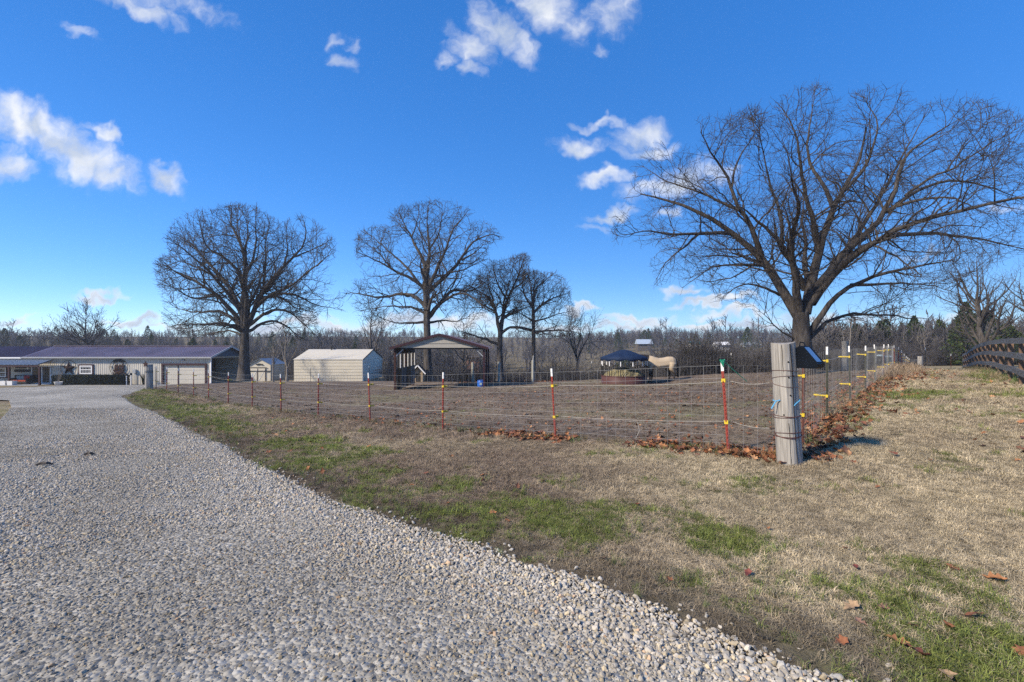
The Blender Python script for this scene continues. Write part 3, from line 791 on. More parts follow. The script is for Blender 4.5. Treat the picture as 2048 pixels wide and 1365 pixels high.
conv_oak = lambda x, y: (290 + x / 3.593, 380 + y / 3.593)
oak = [
 (0.470, 0, [(712, 1372), (712, 1280), (714, 1180), (716, 1080), (716, 990)]),
 (0.338, 0, [(716, 1010), (705, 880), (705, 750), (720, 620), (730, 500), (700, 400), (640, 300), (600, 200), (620, 130)]),
 (0.180, .3, [(728, 540), (722, 400), (740, 300), (725, 190)]),
 (0.195, -.25, [(704, 700), (680, 600), (620, 520), (540, 460), (440, 430), (410, 330), (390, 220)]),
 (0.285, .2, [(705, 900), (640, 760), (580, 650), (500, 570), (420, 500), (390, 440), (330, 370), (230, 330)]),
 (0.285, -.2, [(712, 980), (600, 840), (520, 760), (430, 690), (330, 640), (240, 590), (130, 560)]),
 (0.150, -.3, [(520, 760), (440, 770), (350, 790), (270, 740), (180, 690)]),
 (0.195, .3, [(712, 1000), (600, 900), (530, 860), (440, 880), (330, 880), (230, 850)]),
 (0.180, -.4, [(714, 1030), (600, 960), (540, 960), (440, 970), (330, 960), (220, 970)]),
 (0.135, .4, [(560, 640), (460, 600), (380, 560), (280, 520), (180, 500)]),
 (0.345, .1, [(720, 1010), (800, 830), (850, 730), (920, 630), (1000, 540), (1080, 480), (1150, 400), (1180, 300), (1140, 230)]),
 (0.195, .35, [(855, 725), (860, 600), (870, 500), (860, 380), (900, 250)]),
 (0.210, -.3, [(790, 850), (900, 750), (1000, 710), (1080, 690), (1150, 600), (1250, 530), (1320, 470)]),
 (0.195, .1, [(820, 800), (900, 760), (1000, 740), (1090, 750), (1160, 800), (1260, 840), (1360, 850)]),
 (0.165, -.2, [(740, 980), (870, 880), (960, 850), (1050, 880), (1130, 960), (1200, 1020)]),
 (0.150, .3, [(730, 1020), (880, 940), (960, 940), (1040, 990), (1090, 1050), (1160, 1080)]),
 (0.120, .3, [(1080, 480), (1180, 440), (1270, 400), (1330, 360)]),
 (0.150, -.1, [(720, 620), (780, 500), (800, 380), (790, 260), (800, 160)]),
 (0.120, .2, [(1000, 540), (1030, 420), (1010, 320), (1020, 240)]),
 (0.105, .2, [(712, 1060), (640, 1010), (540, 1020), (420, 1040), (330, 1050)]),
]
traced_tree('oak_tree', 'big round bare oak rising beside the house gable and small shed', M['bark_grey'], conv_oak, 40.0, None, oak, 8, .62, dens=1.0, L2=(1.5, 3.8), L3=(.9, 1.8), L4=(.4, .9), tw=.0105, up=.035,
            rot_extra=((4, 70, .8), (5, -60, .8), (10, 80, .75), (10, -75, .8), (13, 60, .8), (8, 50, .8)), flare=1.3, wig=.2, per=(1.6, 2.2, 3.2, 2.0), r2=.07, hull=oak_hull)

conv_mid = lambda x, y: (680 + x / 3.41, 380 + y / 3.41)
midoak = [
 (0.360, 0, [(602, 1322), (600, 1230), (597, 1150), (595, 1000), (590, 850), (590, 720), (580, 630)]),
 (0.221, .1, [(583, 650), (590, 560), (570, 470), (520, 400), (490, 320), (440, 240), (400, 150)]),
 (0.204, -.15, [(588, 600), (610, 480), (610, 380), (600, 280), (590, 180), (600, 100)]),
 (0.170, -.25, [(586, 690), (500, 600), (420, 580), (340, 530), (260, 490), (180, 450), (120, 430)]),
 (0.128, .3, [(540, 640), (450, 520), (380, 460), (310, 400), (240, 330), (170, 280)]),
 (0.187, .3, [(590, 810), (530, 730), (440, 700), (360, 720), (270, 740), (170, 720), (90, 690), (30, 710)]),
 (0.136, -.3, [(592, 900), (480, 910), (380, 910), (290, 880)]),
 (0.136, -.1, [(590, 850), (500, 800), (400, 800), (320, 790), (220, 810)]),
 (0.238, .2, [(590, 710), (690, 620), (760, 550), (830, 480), (850, 400), (930, 330), (1040, 290), (1090, 320)]),
 (0.187, -.25, [(592, 690), (640, 600), (660, 520), (720, 440), (740, 340), (780, 250), (870, 150)]),
 (0.230, .15, [(592, 880), (690, 770), (750, 680), (830, 690), (900, 700), (980, 640)]),
 (0.136, -.3, [(690, 770), (780, 710), (860, 700), (920, 740), (980, 800), (1040, 850)]),
 (0.119, .3, [(594, 910), (700, 890), (800, 900), (870, 870)]),
 (0.136, .2, [(490, 320), (520, 240), (540, 160), (530, 110)]),
 (0.119, -.2, [(610, 400), (670, 320), (690, 220), (700, 110)]),
 (0.111, .1, [(340, 530), (280, 440), (200, 380), (130, 340)]),
 (0.128, .3, [(830, 480), (920, 430), (980, 370)]),
]
traced_tree('oak_tree', 'tall crooked bare oak standing right behind the open carport', M['bark_grey'], conv_mid, 40.0, None, midoak, 14, .40, dens=1.0, L2=(1.5, 3.6), L3=(.9, 1.7), L4=(.4, .9), tw=.010, up=.025,
            rot_extra=((3, 75, .8), (5, -70, .7), (8, 80, .75), (10, -80, .7)), flare=1.9, wig=.24, per=(1.6, 2.2, 3.2, 2.0), r2=.075, hull=mid_hull)
mid2 = [
 (.30, 0, [(1093, 1302), (1092, 1200), (1090, 1080), (1092, 980), (1105, 890)]),
 (.22, 0, [(1104, 900), (1130, 780), (1170, 680), (1220, 580), (1250, 480), (1265, 440)]),
 (.20, .2, [(1092, 980), (1060, 830), (1050, 760), (1000, 720), (940, 690), (880, 650)]),
 (.15, -.3, [(1090, 1060), (1000, 1020), (900, 990), (800, 960)]),
 (.15, .3, [(1094, 980), (1170, 930), (1250, 950), (1330, 975)]),
 (.14, -.2, [(1108, 880), (1180, 840), (1250, 810), (1300, 790)]),
 (.14, .1, [(1058, 830), (980, 790), (900, 730), (850, 690)]),
 (.12, -.2, [(1140, 750), (1080, 660), (1050, 560), (1040, 490)]),
 (.12, .3, [(1170, 680), (1240, 640), (1290, 590)]),
 (.12, .2, [(1050, 760), (1010, 660), (1020, 560)]),
 (.10, -.3, [(1220, 580), (1180, 520), (1190, 470)]),
]
traced_tree('oak_tree', 'dark bare oak with a zigzag crown, right of the tall carport oak', M['bark_grey'], conv_mid, 42.0, None, mid2, 19, .30, dens=1.3, L2=(1.3, 3.4), L3=(.8, 1.5), L4=(.4, .9), tw=.010, up=.02, rot_extra=((2, 80, .8), (1, -60, .7), (5, 70, .9)), flare=1.4, wig=.26, per=(1.8, 2.2, 3.2, 2.0), r2=.06, hull=mid2_hull)
mid3 = [
 (.22, 0, [(1320, 1308), (1320, 1150), (1320, 1000), (1320, 880), (1316, 780)]),
 (.16, .1, [(1316, 790), (1330, 680), (1390, 620), (1450, 580), (1470, 560)]),
 (.13, -.2, [(1318, 810), (1260, 730), (1240, 640), (1270, 570)]),
 (.14, .25, [(1320, 840), (1400, 760), (1480, 730), (1560, 700)]),
 (.13, -.25, [(1320, 975), (1400, 960), (1500, 960), (1610, 970)]),
 (.12, .2, [(1320, 960), (1250, 940), (1180, 930), (1110, 960)]),
 (.10, .1, [(1320, 700), (1330, 620), (1320, 560)]),
 (.10, .3, [(1320, 900), (1400, 880), (1480, 850), (1560, 830)]),
 (.10, -.3, [(1320, 900), (1260, 860), (1200, 830)]),
]
traced_tree('oak_tree', 'smaller bare oak at the end of the row, beside the pale fence post', M['bark_grey'], conv_mid, 43.0, None, mid3, 27, .22, dens=1.4, L2=(1.3, 3.4), L3=(.8, 1.5), L4=(.4, .9), tw=.010, up=.03, rot_extra=((1, 90, .9), (3, 80, .8), (4, -80, .8)), flare=1.4, wig=.24, per=(1.9, 2.2, 3.2, 2.0), r2=.05, hull=mid3_hull)
mid4 = [
 (.15, 0, [(1617, 1300), (1618, 1230), (1620, 1150)]),
 (.10, .2, [(1620, 1160), (1580, 1060), (1560, 960), (1580, 880)]),
 (.10, -.2, [(1620, 1160), (1660, 1060), (1700, 1000), (1730, 930)]),
 (.07, .2, [(1580, 1060), (1530, 1020), (1480, 1000)]),
 (.07, -.3, [(1610, 1110), (1640, 1000), (1640, 900)]),
 (.06, .3, [(1660, 1060), (1720, 1040), (1770, 1020)]),
]
traced_tree('small_tree', 'low bare tree forked like a V left of the blue feeder canopy', M['bark_grey'], conv_mid, 46.0, None, mid4, 31, .14, dens=1.0, L2=(1.1, 2.4), L3=(.7, 1.4), L4=(.3, .8), tw=.010, up=.03, rot_extra=((1, 90, .9), (2, 80, .8)), flare=1.3, wig=.18, per=(1.6, 2.0, 2.6, 1.3), r2=.04)

def auto_tree(rng, H, spread, tr, levels=3, tw=.012, nl=10, up=.08, fork=.3, ang=(50, 12), wig=.14, dens=1.0, fine=True):
    """a generic bare tree at the origin; returns groups for finish_tree"""
    K = 9
    tp = np.zeros((1, K, 3)); tp[0, :, 2] = np.linspace(0, H * .9, K); tp[0, 1:, :2] += np.cumsum(rng.normal(size=(K - 1, 2)) * H * .012, 0)
    trr = tr * (1 - .93 * np.linspace(0, 1, K) ** .9)[None]; trr[0, 0] *= 1.35
    lim, lr = spawn(rng, tp, trr, nl / H, ang, lambda t, l, g: spread * np.clip(1.25 - 1.0 * t, .2, 1) * (.75 + .4 * g.random(len(t))), 8, up, wig, fork, .6, tw * 2)
    A, AR = spawn(rng, lim, lr, 1.5 * dens, (46, 12), lambda t, l, g: l * .38 * np.clip(1.2 - .6 * t, .3, 1.1) * (.7 + .6 * g.random(len(t))), 5, up * .8, wig, .15, .55, tw * 1.4)
    gr = [(tp, trr, 7, True), (lim, lr, 5, True), (A, AR, 4, False)]
    if levels >= 3:
        B_, BR = spawn(rng, A, AR, 2.2 * dens, (44, 12), lambda t, l, g: l * .42 * (.6 + .6 * g.random(len(t))), 4, up * .6, wig, .12, .6, tw)
        gr.append((B_, BR, 3, False))
        if fine:
            D_, DR = spawn(rng, B_, BR, 2.6 * dens, (40, 12), lambda t, l, g: .25 + .4 * g.random(len(t)), 3, up * .5, wig, .15, .7, tw * .8)
            gr.append((D_, DR, 3, False))
    return gr
def place_auto(name, label, px, py, Y, H, spread, tr, seed, material, group=None, **k):
    rng = np.random.default_rng(seed)
    b = at(px, py, Y); b.z = g1(b.x, b.y) - .05
    gr = auto_tree(rng, H, spread, tr, **k)
    gr = [(P + np.array(b), r_, n, t_) for P, r_, n, t_ in gr]
    return finish_tree(name, gr, material, tuple(b), label, group)
place_auto('bare_tree', 'bare tree with a fan of fine limbs rising behind the house roof', 178, 700, 78, 11.8, 6.6, .34, 41, M['twig_dark'], tw=.022, nl=26, up=.09, fork=.30, ang=(52, 10), dens=1.2)
place_auto('bare_tree', 'bare tree cut off by the frame edge above the dark purple roof', -14, 700, 70, 7.6, 5.0, .3, 42, M['twig_dark'], tw=.02, nl=12, up=.08, dens=.8)
place_auto('bare_tree', 'fan shaped grey tree behind the black board fence', 1967, 690, 46, 11.2, 5.6, .34, 43, M['bark_grey'], tw=.0125, nl=34, up=.10, fork=.12, ang=(46, 9), wig=.11, dens=.95)
place_auto('bare_tree', 'bare tree at the frame edge just past the fan shaped grey tree', 2085, 690, 44, 10.0, 5.4, .3, 44, M['bark_grey'], tw=.0125, nl=22, up=.05, dens=.8)
place_auto('young_tree', 'slim pale bare tree directly in front of the small shed', 547, 764, 51, 6.2, 2.0, .10, 45, M['bark_pale'], tw=.012, nl=11, up=.14, fork=.25, ang=(34, 8))
place_auto('young_tree', 'slim pale bare tree between the small shed and cream metal barn', 574, 764, 52, 7.6, 2.8, .15, 46, M['bark_pale'], tw=.012, nl=12, up=.14, fork=.2, ang=(34, 8))
place_auto('bare_tree', 'twiggy bare tree rising behind the right gable of the cream barn', 752, 740, 66, 10.5, 5.0, .3, 47, M['bark_grey'], tw=.017, nl=18, up=.08, fork=.15)
place_auto('bare_tree', 'bare tree seen behind the roof of the open carport, between two oaks', 925, 740, 58, 9.0, 4.2, .26, 48, M['bark_grey'], tw=.015, nl=16, up=.06, fork=.15)
place_auto('young_tree', 'pale bare tree with drooping shoots behind the mesh fence, right of the solar charger', 1697, 740, 34, 4.6, 2.6, .09, 49, M['bark_pale'], tw=.008, nl=14, up=-.05, fork=.25, ang=(60, 10), wig=.2)
place_auto('young_tree', 'pale forked sapling at the edge of the dark woods', 1845, 716, 62, 5.0, 2.6, .1, 50, M['bark_pale'], tw=.012, nl=9, up=.1, fork=.3)

# ------------------------------------------------------------------ wire fences
M['post_red'] = mat('red_post_paint', (.17, .026, .018), .6, col2=(.28, .046, .030), scale=14)
M['post_rust'] = mat('rusty_brown_post', (.055, .022, .018), .75, col2=(.13, .045, .032), scale=12)
M['post_green'] = mat('dark_green_post', (.022, .026, .018), .6, col2=(.05, .05, .034), scale=12)
M['tip'] = mat('white_post_tip', (.72, .71, .68), .6, var=.1)
M['yellow'] = mat('yellow_insulator', (.58, .42, .03), .45, var=.08)
M['wire'] = mat('galvanised_wire', (.17, .175, .18), .6, metal=.0, var=.25, scale=3)
M['rope'] = mat('white_electric_rope', (.46, .44, .40), .7, var=.1)
M['wood_post'] = mat('weathered_post_wood', (.20, .185, .165), .9, col2=(.40, .375, .335), scale=5, stretch=(9, 9, .55), bump=.6, bscale=7, spec=.1, detail=7)
M['wood_pale'] = mat('pale_round_post_wood', (.30, .29, .245), .9, col2=(.42, .41, .35), scale=5, stretch=(6, 6, .5), spec=.1)
M['crack'] = mat('dark_wood_crack', (.018, .015, .013), .9)
M['twine_blue'] = mat('blue_baling_twine', (.10, .34, .56), .6, var=.15)
M['twine_green'] = mat('green_baling_twine', (.01, .22, .13), .6, var=.15)
M['solar_case'] = mat('black_charger_case', (.006, .008, .012), .35, var=.1, spec=.12)
M['solar_cell'] = mat('blue_solar_cell', (.05, .11, .24), .25, col2=(.10, .20, .36), scale=40, spec=.7)

PH = 1.27
def post_mesh(mname, material, H=PH):
    m = MB()
    m.box((0, 0, H / 2 - .18), (.036, .006, H - .12 + .24))
    m.box((0, .014, H / 2 - .18), (.006, .026, H - .12 + .24))
    z = .05
    while z < H - .2:
        m.box((0, -.008, z), (.014, .011, .022)); z += .055
    return m.mesh(mname, material)
PM = {k: post_mesh('post_' + k, M['post_' + k]) for k in ('red', 'rust', 'green')}
m = MB(); m.box((0, 0, PH - .07), (.0375, .0075, .14)); m.box((0, .0145, PH - .07), (.0075, .0275, .138)); TIP = m.mesh('white_tip', M['tip'])
def insul_mesh(length):
    m = MB()
    m.box((0, -.004, 0), (.052, .034, .05))
    m.tube([(0, .01, 0), (0, length * .72, 0)], .0125, 7)
    for i in range(4):
        m.tube([(0, .03 + i * length * .16, 0), (0, .03 + i * length * .16 + .014, 0)], .0185, 7)
    m.tube([(0, length * .72, 0), (0, length, .0)], [.021, .016], 7)
    return m.mesh('insulator', M['yellow'])
INS_S = insul_mesh(.13); INS_L = insul_mesh(.20)
def fence_post(parent, xy, inward, kind, hs, tilt=(0, 0), ins=INS_S, tip=True, sink=0):
    """inward: unit vector into the paddock; the post's local +y looks that way"""
    z = g1(*xy) - sink
    rz = math.atan2(inward[1], inward[0]) - math.pi / 2
    o = link('fence_post', PM[kind], parent, (xy[0], xy[1], z), (tilt[0], tilt[1], rz))
    if tip: link('white_tip', TIP, o)
    for h in hs:
        link('insulator', ins, o, (0, .012, h), (random.uniform(-.06, .06), 0, random.uniform(-.12, .12)))
    return o
ROWS = [.04, .14, .25, .37, .51, .66, .83, 1.02, 1.21]
def wire_panel(parent, a, b, off, r=.0021, step=.17, rows=ROWS, lift=0.0):
    """woven wire between two posts: level strands that follow the ground and upright stays"""
    m = MB(); a = np.array(a); b = np.array(b); Ln = np.linalg.norm(b - a); n = max(2, int(round(Ln / step)))
    ts = np.linspace(0, 1, n + 1)
    P = a[None] + (b - a)[None] * ts[:, None] + np.array(off)[None] * .0
    z = gz(P[:, 0], P[:, 1])
    z = z[0] + (z[-1] - z[0]) * ts * .6 + (z - z[0]) * .4
    ph = random.random() * 6
    bow = .02 * np.sin(ts * math.pi * 2 + ph)
    nrm = np.array((-(b - a)[1], (b - a)[0])) / Ln
    P = P + nrm[None] * bow[:, None]
    K = max(3, n // 3)
    sel = np.linspace(0, n, K).round().astype(int)
    for h in rows:
        sag = .012 * np.sin(ts * math.pi + ph * h)
        m.tube([(P[i, 0], P[i, 1], z[i] + h + lift - sag[i]) for i in sel], r, 3, False)
    for i in range(n + 1):
        dx = random.gauss(0, .006)
        m.tube([(P[i, 0], P[i, 1], z[i] + rows[0] + lift), (P[i, 0] + dx, P[i, 1] + dx, z[i] + .6 + lift), (P[i, 0], P[i, 1], z[i] + rows[-1] + lift)], r, 3, False)
    return m.build('wire_panel', M['wire'], parent)
def strand(parent, pts, r=.003, sag=.03, name='electric_wire'):
    m = MB(); q = []
    for i in range(len(pts) - 1):
        a, b = Vector(pts[i]), Vector(pts[i + 1])
        for k in range(6):
            t = k / 6; p = a.lerp(b, t); p.z -= sag * 4 * t * (1 - t); q.append(p)
    q.append(Vector(pts[-1]))
    m.tube(q, r, 5, False)
    return m.build(name, M['rope'], parent, True)

A3 = (FA[0], FA[1])
# the fence along the drive
fl = empty('wire_fence', (FA[0], FA[1], g1(*FA)), 0, 'woven wire fence with red steel posts running along the gravel drive', 'fence')
fl_off = Vector(fl.location)
def under(root, o):
    o.location = Vector(o.location) - Vector(root.location)
    return o
def rebase(root):
    """children were built in world coordinates: move them to the root's frame"""
    for ch in root.children:
        ch.location = Vector(ch.location) - Vector(root.location)
lp = [FA + D1 * left_s(px) for px, py in LEFT_POSTS]
for i, p in enumerate(lp):
    tl = .07 if i < 2 else random.uniform(-.01, .04)
    fence_post(fl, p, D2, 'red', (.96 if i else 1.0, .40 if i else .42), (random.uniform(-.02, .02), -tl, 0)[:2], tip=True)
endB = FA + D1 * (left_s(298) + .2)
chain = [FA + D1 * .18] + lp + [endB]
for i in range(len(chain) - 1):
    wire_panel(fl, chain[i], chain[i + 1], (0, 0), r=.0018 if i < 4 else .0023)
for h, first in ((.96, .97), (.40, .37)):
    pts = [(FA[0] - .14, FA[1] + .2, g1(*FA) + first)] + [(p[0] + D2[0] * .135, p[1] + D2[1] * .135, g1(*p) + h + (.02 if i == 0 else 0)) for i, p in enumerate(lp)] + [(endB[0], endB[1], g1(*endB) + h + .1)]
    strand(fl, pts, .0027)
# loose tail of wire hanging from the lower strand
p = FA + D1 * (left_s(1275)); z = g1(*p)
m = MB(); m.tube([(p[0], p[1], z + .36), (p[0] + .03, p[1], z + .22), (p[0] - .02, p[1] + .02, z + .1)], .003, 5); m.build('loose_wire_end', M['rope'], fl)
p = FA + D1 * (left_s(1012)); z = g1(*p)
m = MB(); m.tube([(p[0], p[1], z + .385), (p[0] + .05, p[1], z + .33), (p[0] + .14, p[1] + .02, z + .29)], .003, 5); m.build('loose_wire_end', M['rope'], fl)
# the split grey corner post
def log_post(name, parent, xy, H, r, material, lean=(0, 0), sink=.1, smooth=True, n=22):
    ph = (1.3, 4.1, 2.2, .7)
    hs = np.concatenate([np.linspace(-sink, H, 14)])
    V = []
    for h in hs:
        for j in range(n):
            a = 2 * math.pi * j / n
            rr = r * (1 + .045 * math.sin(3 * a + ph[0]) + .03 * math.sin(5 * a + ph[1] + h * .6)) * (1.04 - .06 * h / H)
            V.append((rr * math.cos(a), rr * math.sin(a), h + (.012 * math.sin(2 * a + ph[2]) if h >= H - 1e-6 else 0)))
    m = MB(); K = len(hs)
    F_ = [(i * n + j, i * n + (j + 1) % n, (i + 1) * n + (j + 1) % n, (i + 1) * n + j) for i in range(K - 1) for j in range(n)]
    F_.append(tuple((K - 1) * n + j for j in range(n)))
    m.add(V, F_)
    o = m.build(name, material, parent, False, (xy[0], xy[1], g1(*xy)), (lean[0], lean[1], 0))
    return o
CPX = pix(1579, 926)
cp = log_post('corner_post', fl, CPX, 1.50, .139, M['wood_post'], (0.0, -.056))
cp['label'] = 'thick split grey wooden corner post'
# dark checks (splits) in the wood, wrapped wires and twine
def surf(a, h, k=1.012, r=.139, H=1.5):
    rr = r * (1 + .045 * math.sin(3 * a + 1.3) + .03 * math.sin(5 * a + 4.1 + h * .6)) * (1.04 - .06 * h / H) * k
    return (rr * math.cos(a), rr * math.sin(a), h)
m = MB()
for a0, h0, h1, wv, wd in ((-1.50, 1.49, 0.0, .05, .0075), (-1.98, .52, .0, .02, .004), (-1.2, 1.1, .35, .03, .003), (-2.2, 1.48, 1.15, .02, .003), (-1.05, .6, .1, .02, .003)):
    q = []
    for i in range(15):
        t = i / 14; q.append(surf(a0 + wv * math.sin(t * 7) + .05 * t, h0 + (h1 - h0) * t, 1.0))
    m.tube(q, [wd * (1 - .5 * i / 14) for i in range(15)], 4)
m.build('crack', M['crack'], cp)
for a, h in ((-1.75, 1.27), (-1.73, .86), (-1.78, 1.08), (-1.35, 1.09), (-2.3, .62)):
    m = MB(); m.tube([surf(a, h, .98), surf(a, h, 1.02)], .011, 7); m.build('bolt_hole', M['crack'], cp)
for h, tl, r_ in ((1.15, .02, .003), (1.07, .03, .0025), (.98, -.03, .0025), (.60, .01, .004), (.585, -.01, .004), (.38, .02, .0045), (.36, -.03, .0045), (.345, .0, .004)):
    m = MB(); m.tube([surf(2 * math.pi * i / 24, h + tl * math.sin(2 * math.pi * i / 24 + h * 9), 1.035) for i in range(25)], r_, 4, False); m.build('wrapped_wire', M['post_rust'], cp)
m = MB()
m.tube([surf(-.2 - i * .16, .78 + .012 * math.sin(i) + (0 if i < 6 else -.02 * (i - 5)), 1.04) for i in range(9)], .0075, 5)
m.tube([surf(-2.55, .80, 1.03), surf(-2.75, .79, 1.3), surf(-2.85, .70, 1.7)], .008, 5)
m.tube([surf(-.1 + i * .5, .785, 1.035) for i in range(8)], .006, 5)
m.build('blue_twine', M['twine_blue'], cp)
# far wooden post with a small star cut-out on top, at the drive end of this fence
B_ = pix(298, 778)
ep = log_post('end_post', fl, B_, 1.36, .185, M['wood_post'], (0, 0))
m = MB()
st = [(0.17 * (1 if i % 2 == 0 else .45) * math.sin(i * math.pi / 5), 0.17 * (1 if i % 2 == 0 else .45) * math.cos(i * math.pi / 5)) for i in range(10)]
m.prism([(x - .06, -.2, 1.38 + z) for x, z in st], (0, .03, 0)); m.build('rusty_star', M['rust'], ep)
for h in (1.0, .93):
    m = MB(); m.tube([surf(2 * math.pi * i / 16, h + .02 * math.sin(i + h), 1.03, .185, 1.36) for i in range(17)], .012, 4, False); m.build('wrapped_wire', M['black_iron'], ep)
# green twine knotted on the nearest post
p0 = lp[0]; z0 = g1(*p0)
m = MB(); tpx = (p0[0] - .085, p0[1], z0)
m.tube([(tpx[0] - .03, tpx[1], z0 + 1.29), (tpx[0], tpx[1] - .02, z0 + 1.20), (tpx[0] + .03, tpx[1], z0 + 1.29)], .013, 5)
m.tube([(tpx[0] - .01, tpx[1] - .02, z0 + 1.29), (tpx[0] + .005, tpx[1] - .02, z0 + 1.19), (tpx[0] + .012, tpx[1] - .02, z0 + 1.285)], .010, 5)
m.tube([(tpx[0] + .02, tpx[1], z0 + 1.27), (tpx[0] + .17, tpx[1] + .03, z0 + 1.14), (tpx[0] + .38, tpx[1] + .08, z0 + .98)], .005, 5)
m.build('green_twine', M['twine_green'], fl)
rebase(fl)

# the fence that runs away on the other side of the corner post
fr = empty('wire_fence', (FA[0] + .3, FA[1] + .3, g1(FA[0] + .3, FA[1] + .3)), 0, 'woven wire fence running away from the corner post over the grassy rise', 'fence')
rp_ = [FA + D2 * s for s in RIGHT_S]
kinds = ['rust', 'green', 'green', 'green', 'green', 'rust', 'green', 'red', 'red', 'red', 'rust', 'rust', 'rust', 'rust']
for i, p in enumerate(rp_):
    fence_post(fr, p, D1, kinds[i], (1.02, .40) if i else (.98, .42), (random.uniform(-.02, .02), random.uniform(-.015, .02)), ins=INS_L)
endC = FA + D2 * 49 + np.array((1.2, .4))
chain = [FA + D2 * .2] + rp_ + [endC]
for i in range(len(chain) - 1):
    wire_panel(fr, chain[i], chain[i + 1], (0, 0), r=.0017 if i < 4 else .0024, step=.16)
for h in (1.02, .40):
    strand(fr, [(FA[0] + .12, FA[1] + .15, g1(*FA) + h)] + [(p[0] + D1[0] * .2, p[1] + D1[1] * .2, g1(*p) + h) for p in rp_] + [(endC[0], endC[1], g1(*endC) + h)], .003)
log_post('end_post', fr, endC, 1.4, .2, M['wood_post'])
rebase(fr)

# back fence of the paddock
fb = empty('wire_fence', (-2.9, 36.5, g1(-2.9, 36.5)), 0, 'woven wire fence with pale round posts at the back of the paddock', 'fence')
bl = [(-24, 45.5), (-18, 43.2), (-12, 40.6), (-7.4, 38.4), (-2.95, 36.4), (-.97, 35.9), (1.5, 34.6), (5.5, 33.4), (9.5, 32.0), (13.5, 29.8), (18.6, 27.0), (23.5, 27.5)]
for i, p in enumerate(bl):
    if i in (4, 5, 6): log_post('round_post', fb, p, 1.55, .10, M['wood_pale'])
    elif i == 10: log_post('round_post', fb, p, 1.62, .16, M['wood_post'])
    else: fence_post(fb, p, (.3, -.95), 'green', ())
for i in range(len(bl) - 1):
    wire_panel(fb, bl[i], bl[i + 1], (0, 0), r=.0026, step=.2)
m = MB(); m.tube([(1.5, 34.6, g1(1.5, 34.6) + 1.5), (1.52, 34.6, g1(1.5, 34.6) + 1.9)], .02, 5); m.build('white_rod', M['tip'], fb)
rebase(fb)

# lone steel post on the far slope
lone_xy = at(1902, 747, 34)
lone = empty('steel_post', (lone_xy.x, lone_xy.y, g1(lone_xy.x, lone_xy.y)), 0, 'lone dark steel post with white tip between mesh and board fences', 'post')
link('shaft', PM['rust'], lone); link('white_tip', TIP, lone)

# solar fence charger on the corner post
sc_loc = Vector((CPX[0], CPX[1], g1(*CPX)))
sp = empty('solar_charger', sc_loc + Vector((.085, -.05, 1.19)), 0, 'black solar fence charger mounted on the grey corner post', 'charger')
m = MB()
prof = [(0, .33), (.075, .36), (.135, .345), (.43, .075), (.42, .02), (.36, 0), (0, 0)]
m.prism([(x, -.10, z) for x, z in prof], (0, .24, 0)); m.build('case', M['solar_case'], sp)
d = Vector((.43 - .135, 0, .075 - .345)); nrm = Vector((-d.z, 0, d.x)).normalized()
if nrm.z < 0: nrm = -nrm
c0 = Vector((.135, .02, .345)) + d * .47
rm = Matrix((d.normalized(), Vector((0, 1, 0)), nrm)).transposed()
m = MB(); m.box(c0 + nrm * .006, (d.length * .84, .17, .008), rm)
cell = m.build('solar_cell', M['solar_cell'], sp)
m = MB()
m.bar(Vector((.135, -.10, .347)) + nrm * .008, Vector((.43, -.10, .077)) + nrm * .008, .02, .02, nrm); m.bar(Vector((.135, .14, .347)) + nrm * .008, Vector((.43, .14, .077)) + nrm * .008, .02, .02, nrm); m.build('frame', M['solar_case'], sp)
m = MB(); m.tube([(.01, .02, .36), (.02, .02, .42), (.10, .02, .41), (.12, .02, .36)], .012, 6); m.build('handle', M['solar_case'], sp)
sp.rotation_euler = (0, 0, -1.08); sp.scale = (.60, .58, .76)

# ------------------------------------------------------------------ black board fence
M['board_black'] = mat('black_weathered_board', (.045, .046, .050), .65, col2=(.165, .165, .165), scale=3, stretch=(.6, 6, 6), spec=.4)
M['board_post'] = mat('brown_board_post', (.11, .065, .038), .85, col2=(.19, .12, .075), scale=6, stretch=(4, 4, .6))
bf = empty('board_fence', (BF0[0], BF0[1], g1(*BF0)), 0, 'black three board fence on brown posts following the rise of the lawn', 'fence')
sv = [-5.2, -2.6, 0, 2.6, 5.2, 7.8, 10.4, 13, 15.6, 18.2, 20.8, 23.4, 26, 28.6, 31.2]
bp_ = [BF0 + BFD * s for s in sv]
side = np.array((-BFD[1], BFD[0]))        # towards the lawn
for p in bp_:
    m = MB(); m.box((0, 0, .56), (.15, .13, 1.48)); m.build('post', M['board_post'], bf, False, (p[0], p[1], g1(*p)), (0, 0, math.atan2(BFD[1], BFD[0]) + random.uniform(-.03, .03)))
for h in (1.22, .80, .36):
    for i in range(len(bp_) - 1):
        a, b_ = bp_[i], bp_[i + 1]
        za, zb = g1(*a) + h, g1(*b_) + h
        m = MB(); pa = Vector((a[0] + side[0] * .095, a[1] + side[1] * .095, za)); pb = Vector((b_[0] + side[0] * .095, b_[1] + side[1] * .095, zb))
        g = (pb - pa) * .002
        mid = (pa + pb) / 2 + Vector((0, 0, random.uniform(-.02, .02)))
        m.bar(pa + g, mid, .04, .165); m.bar(mid, pb - g, .04, .165)
        m.build('board', M['board_black'], bf)
rebase(bf)
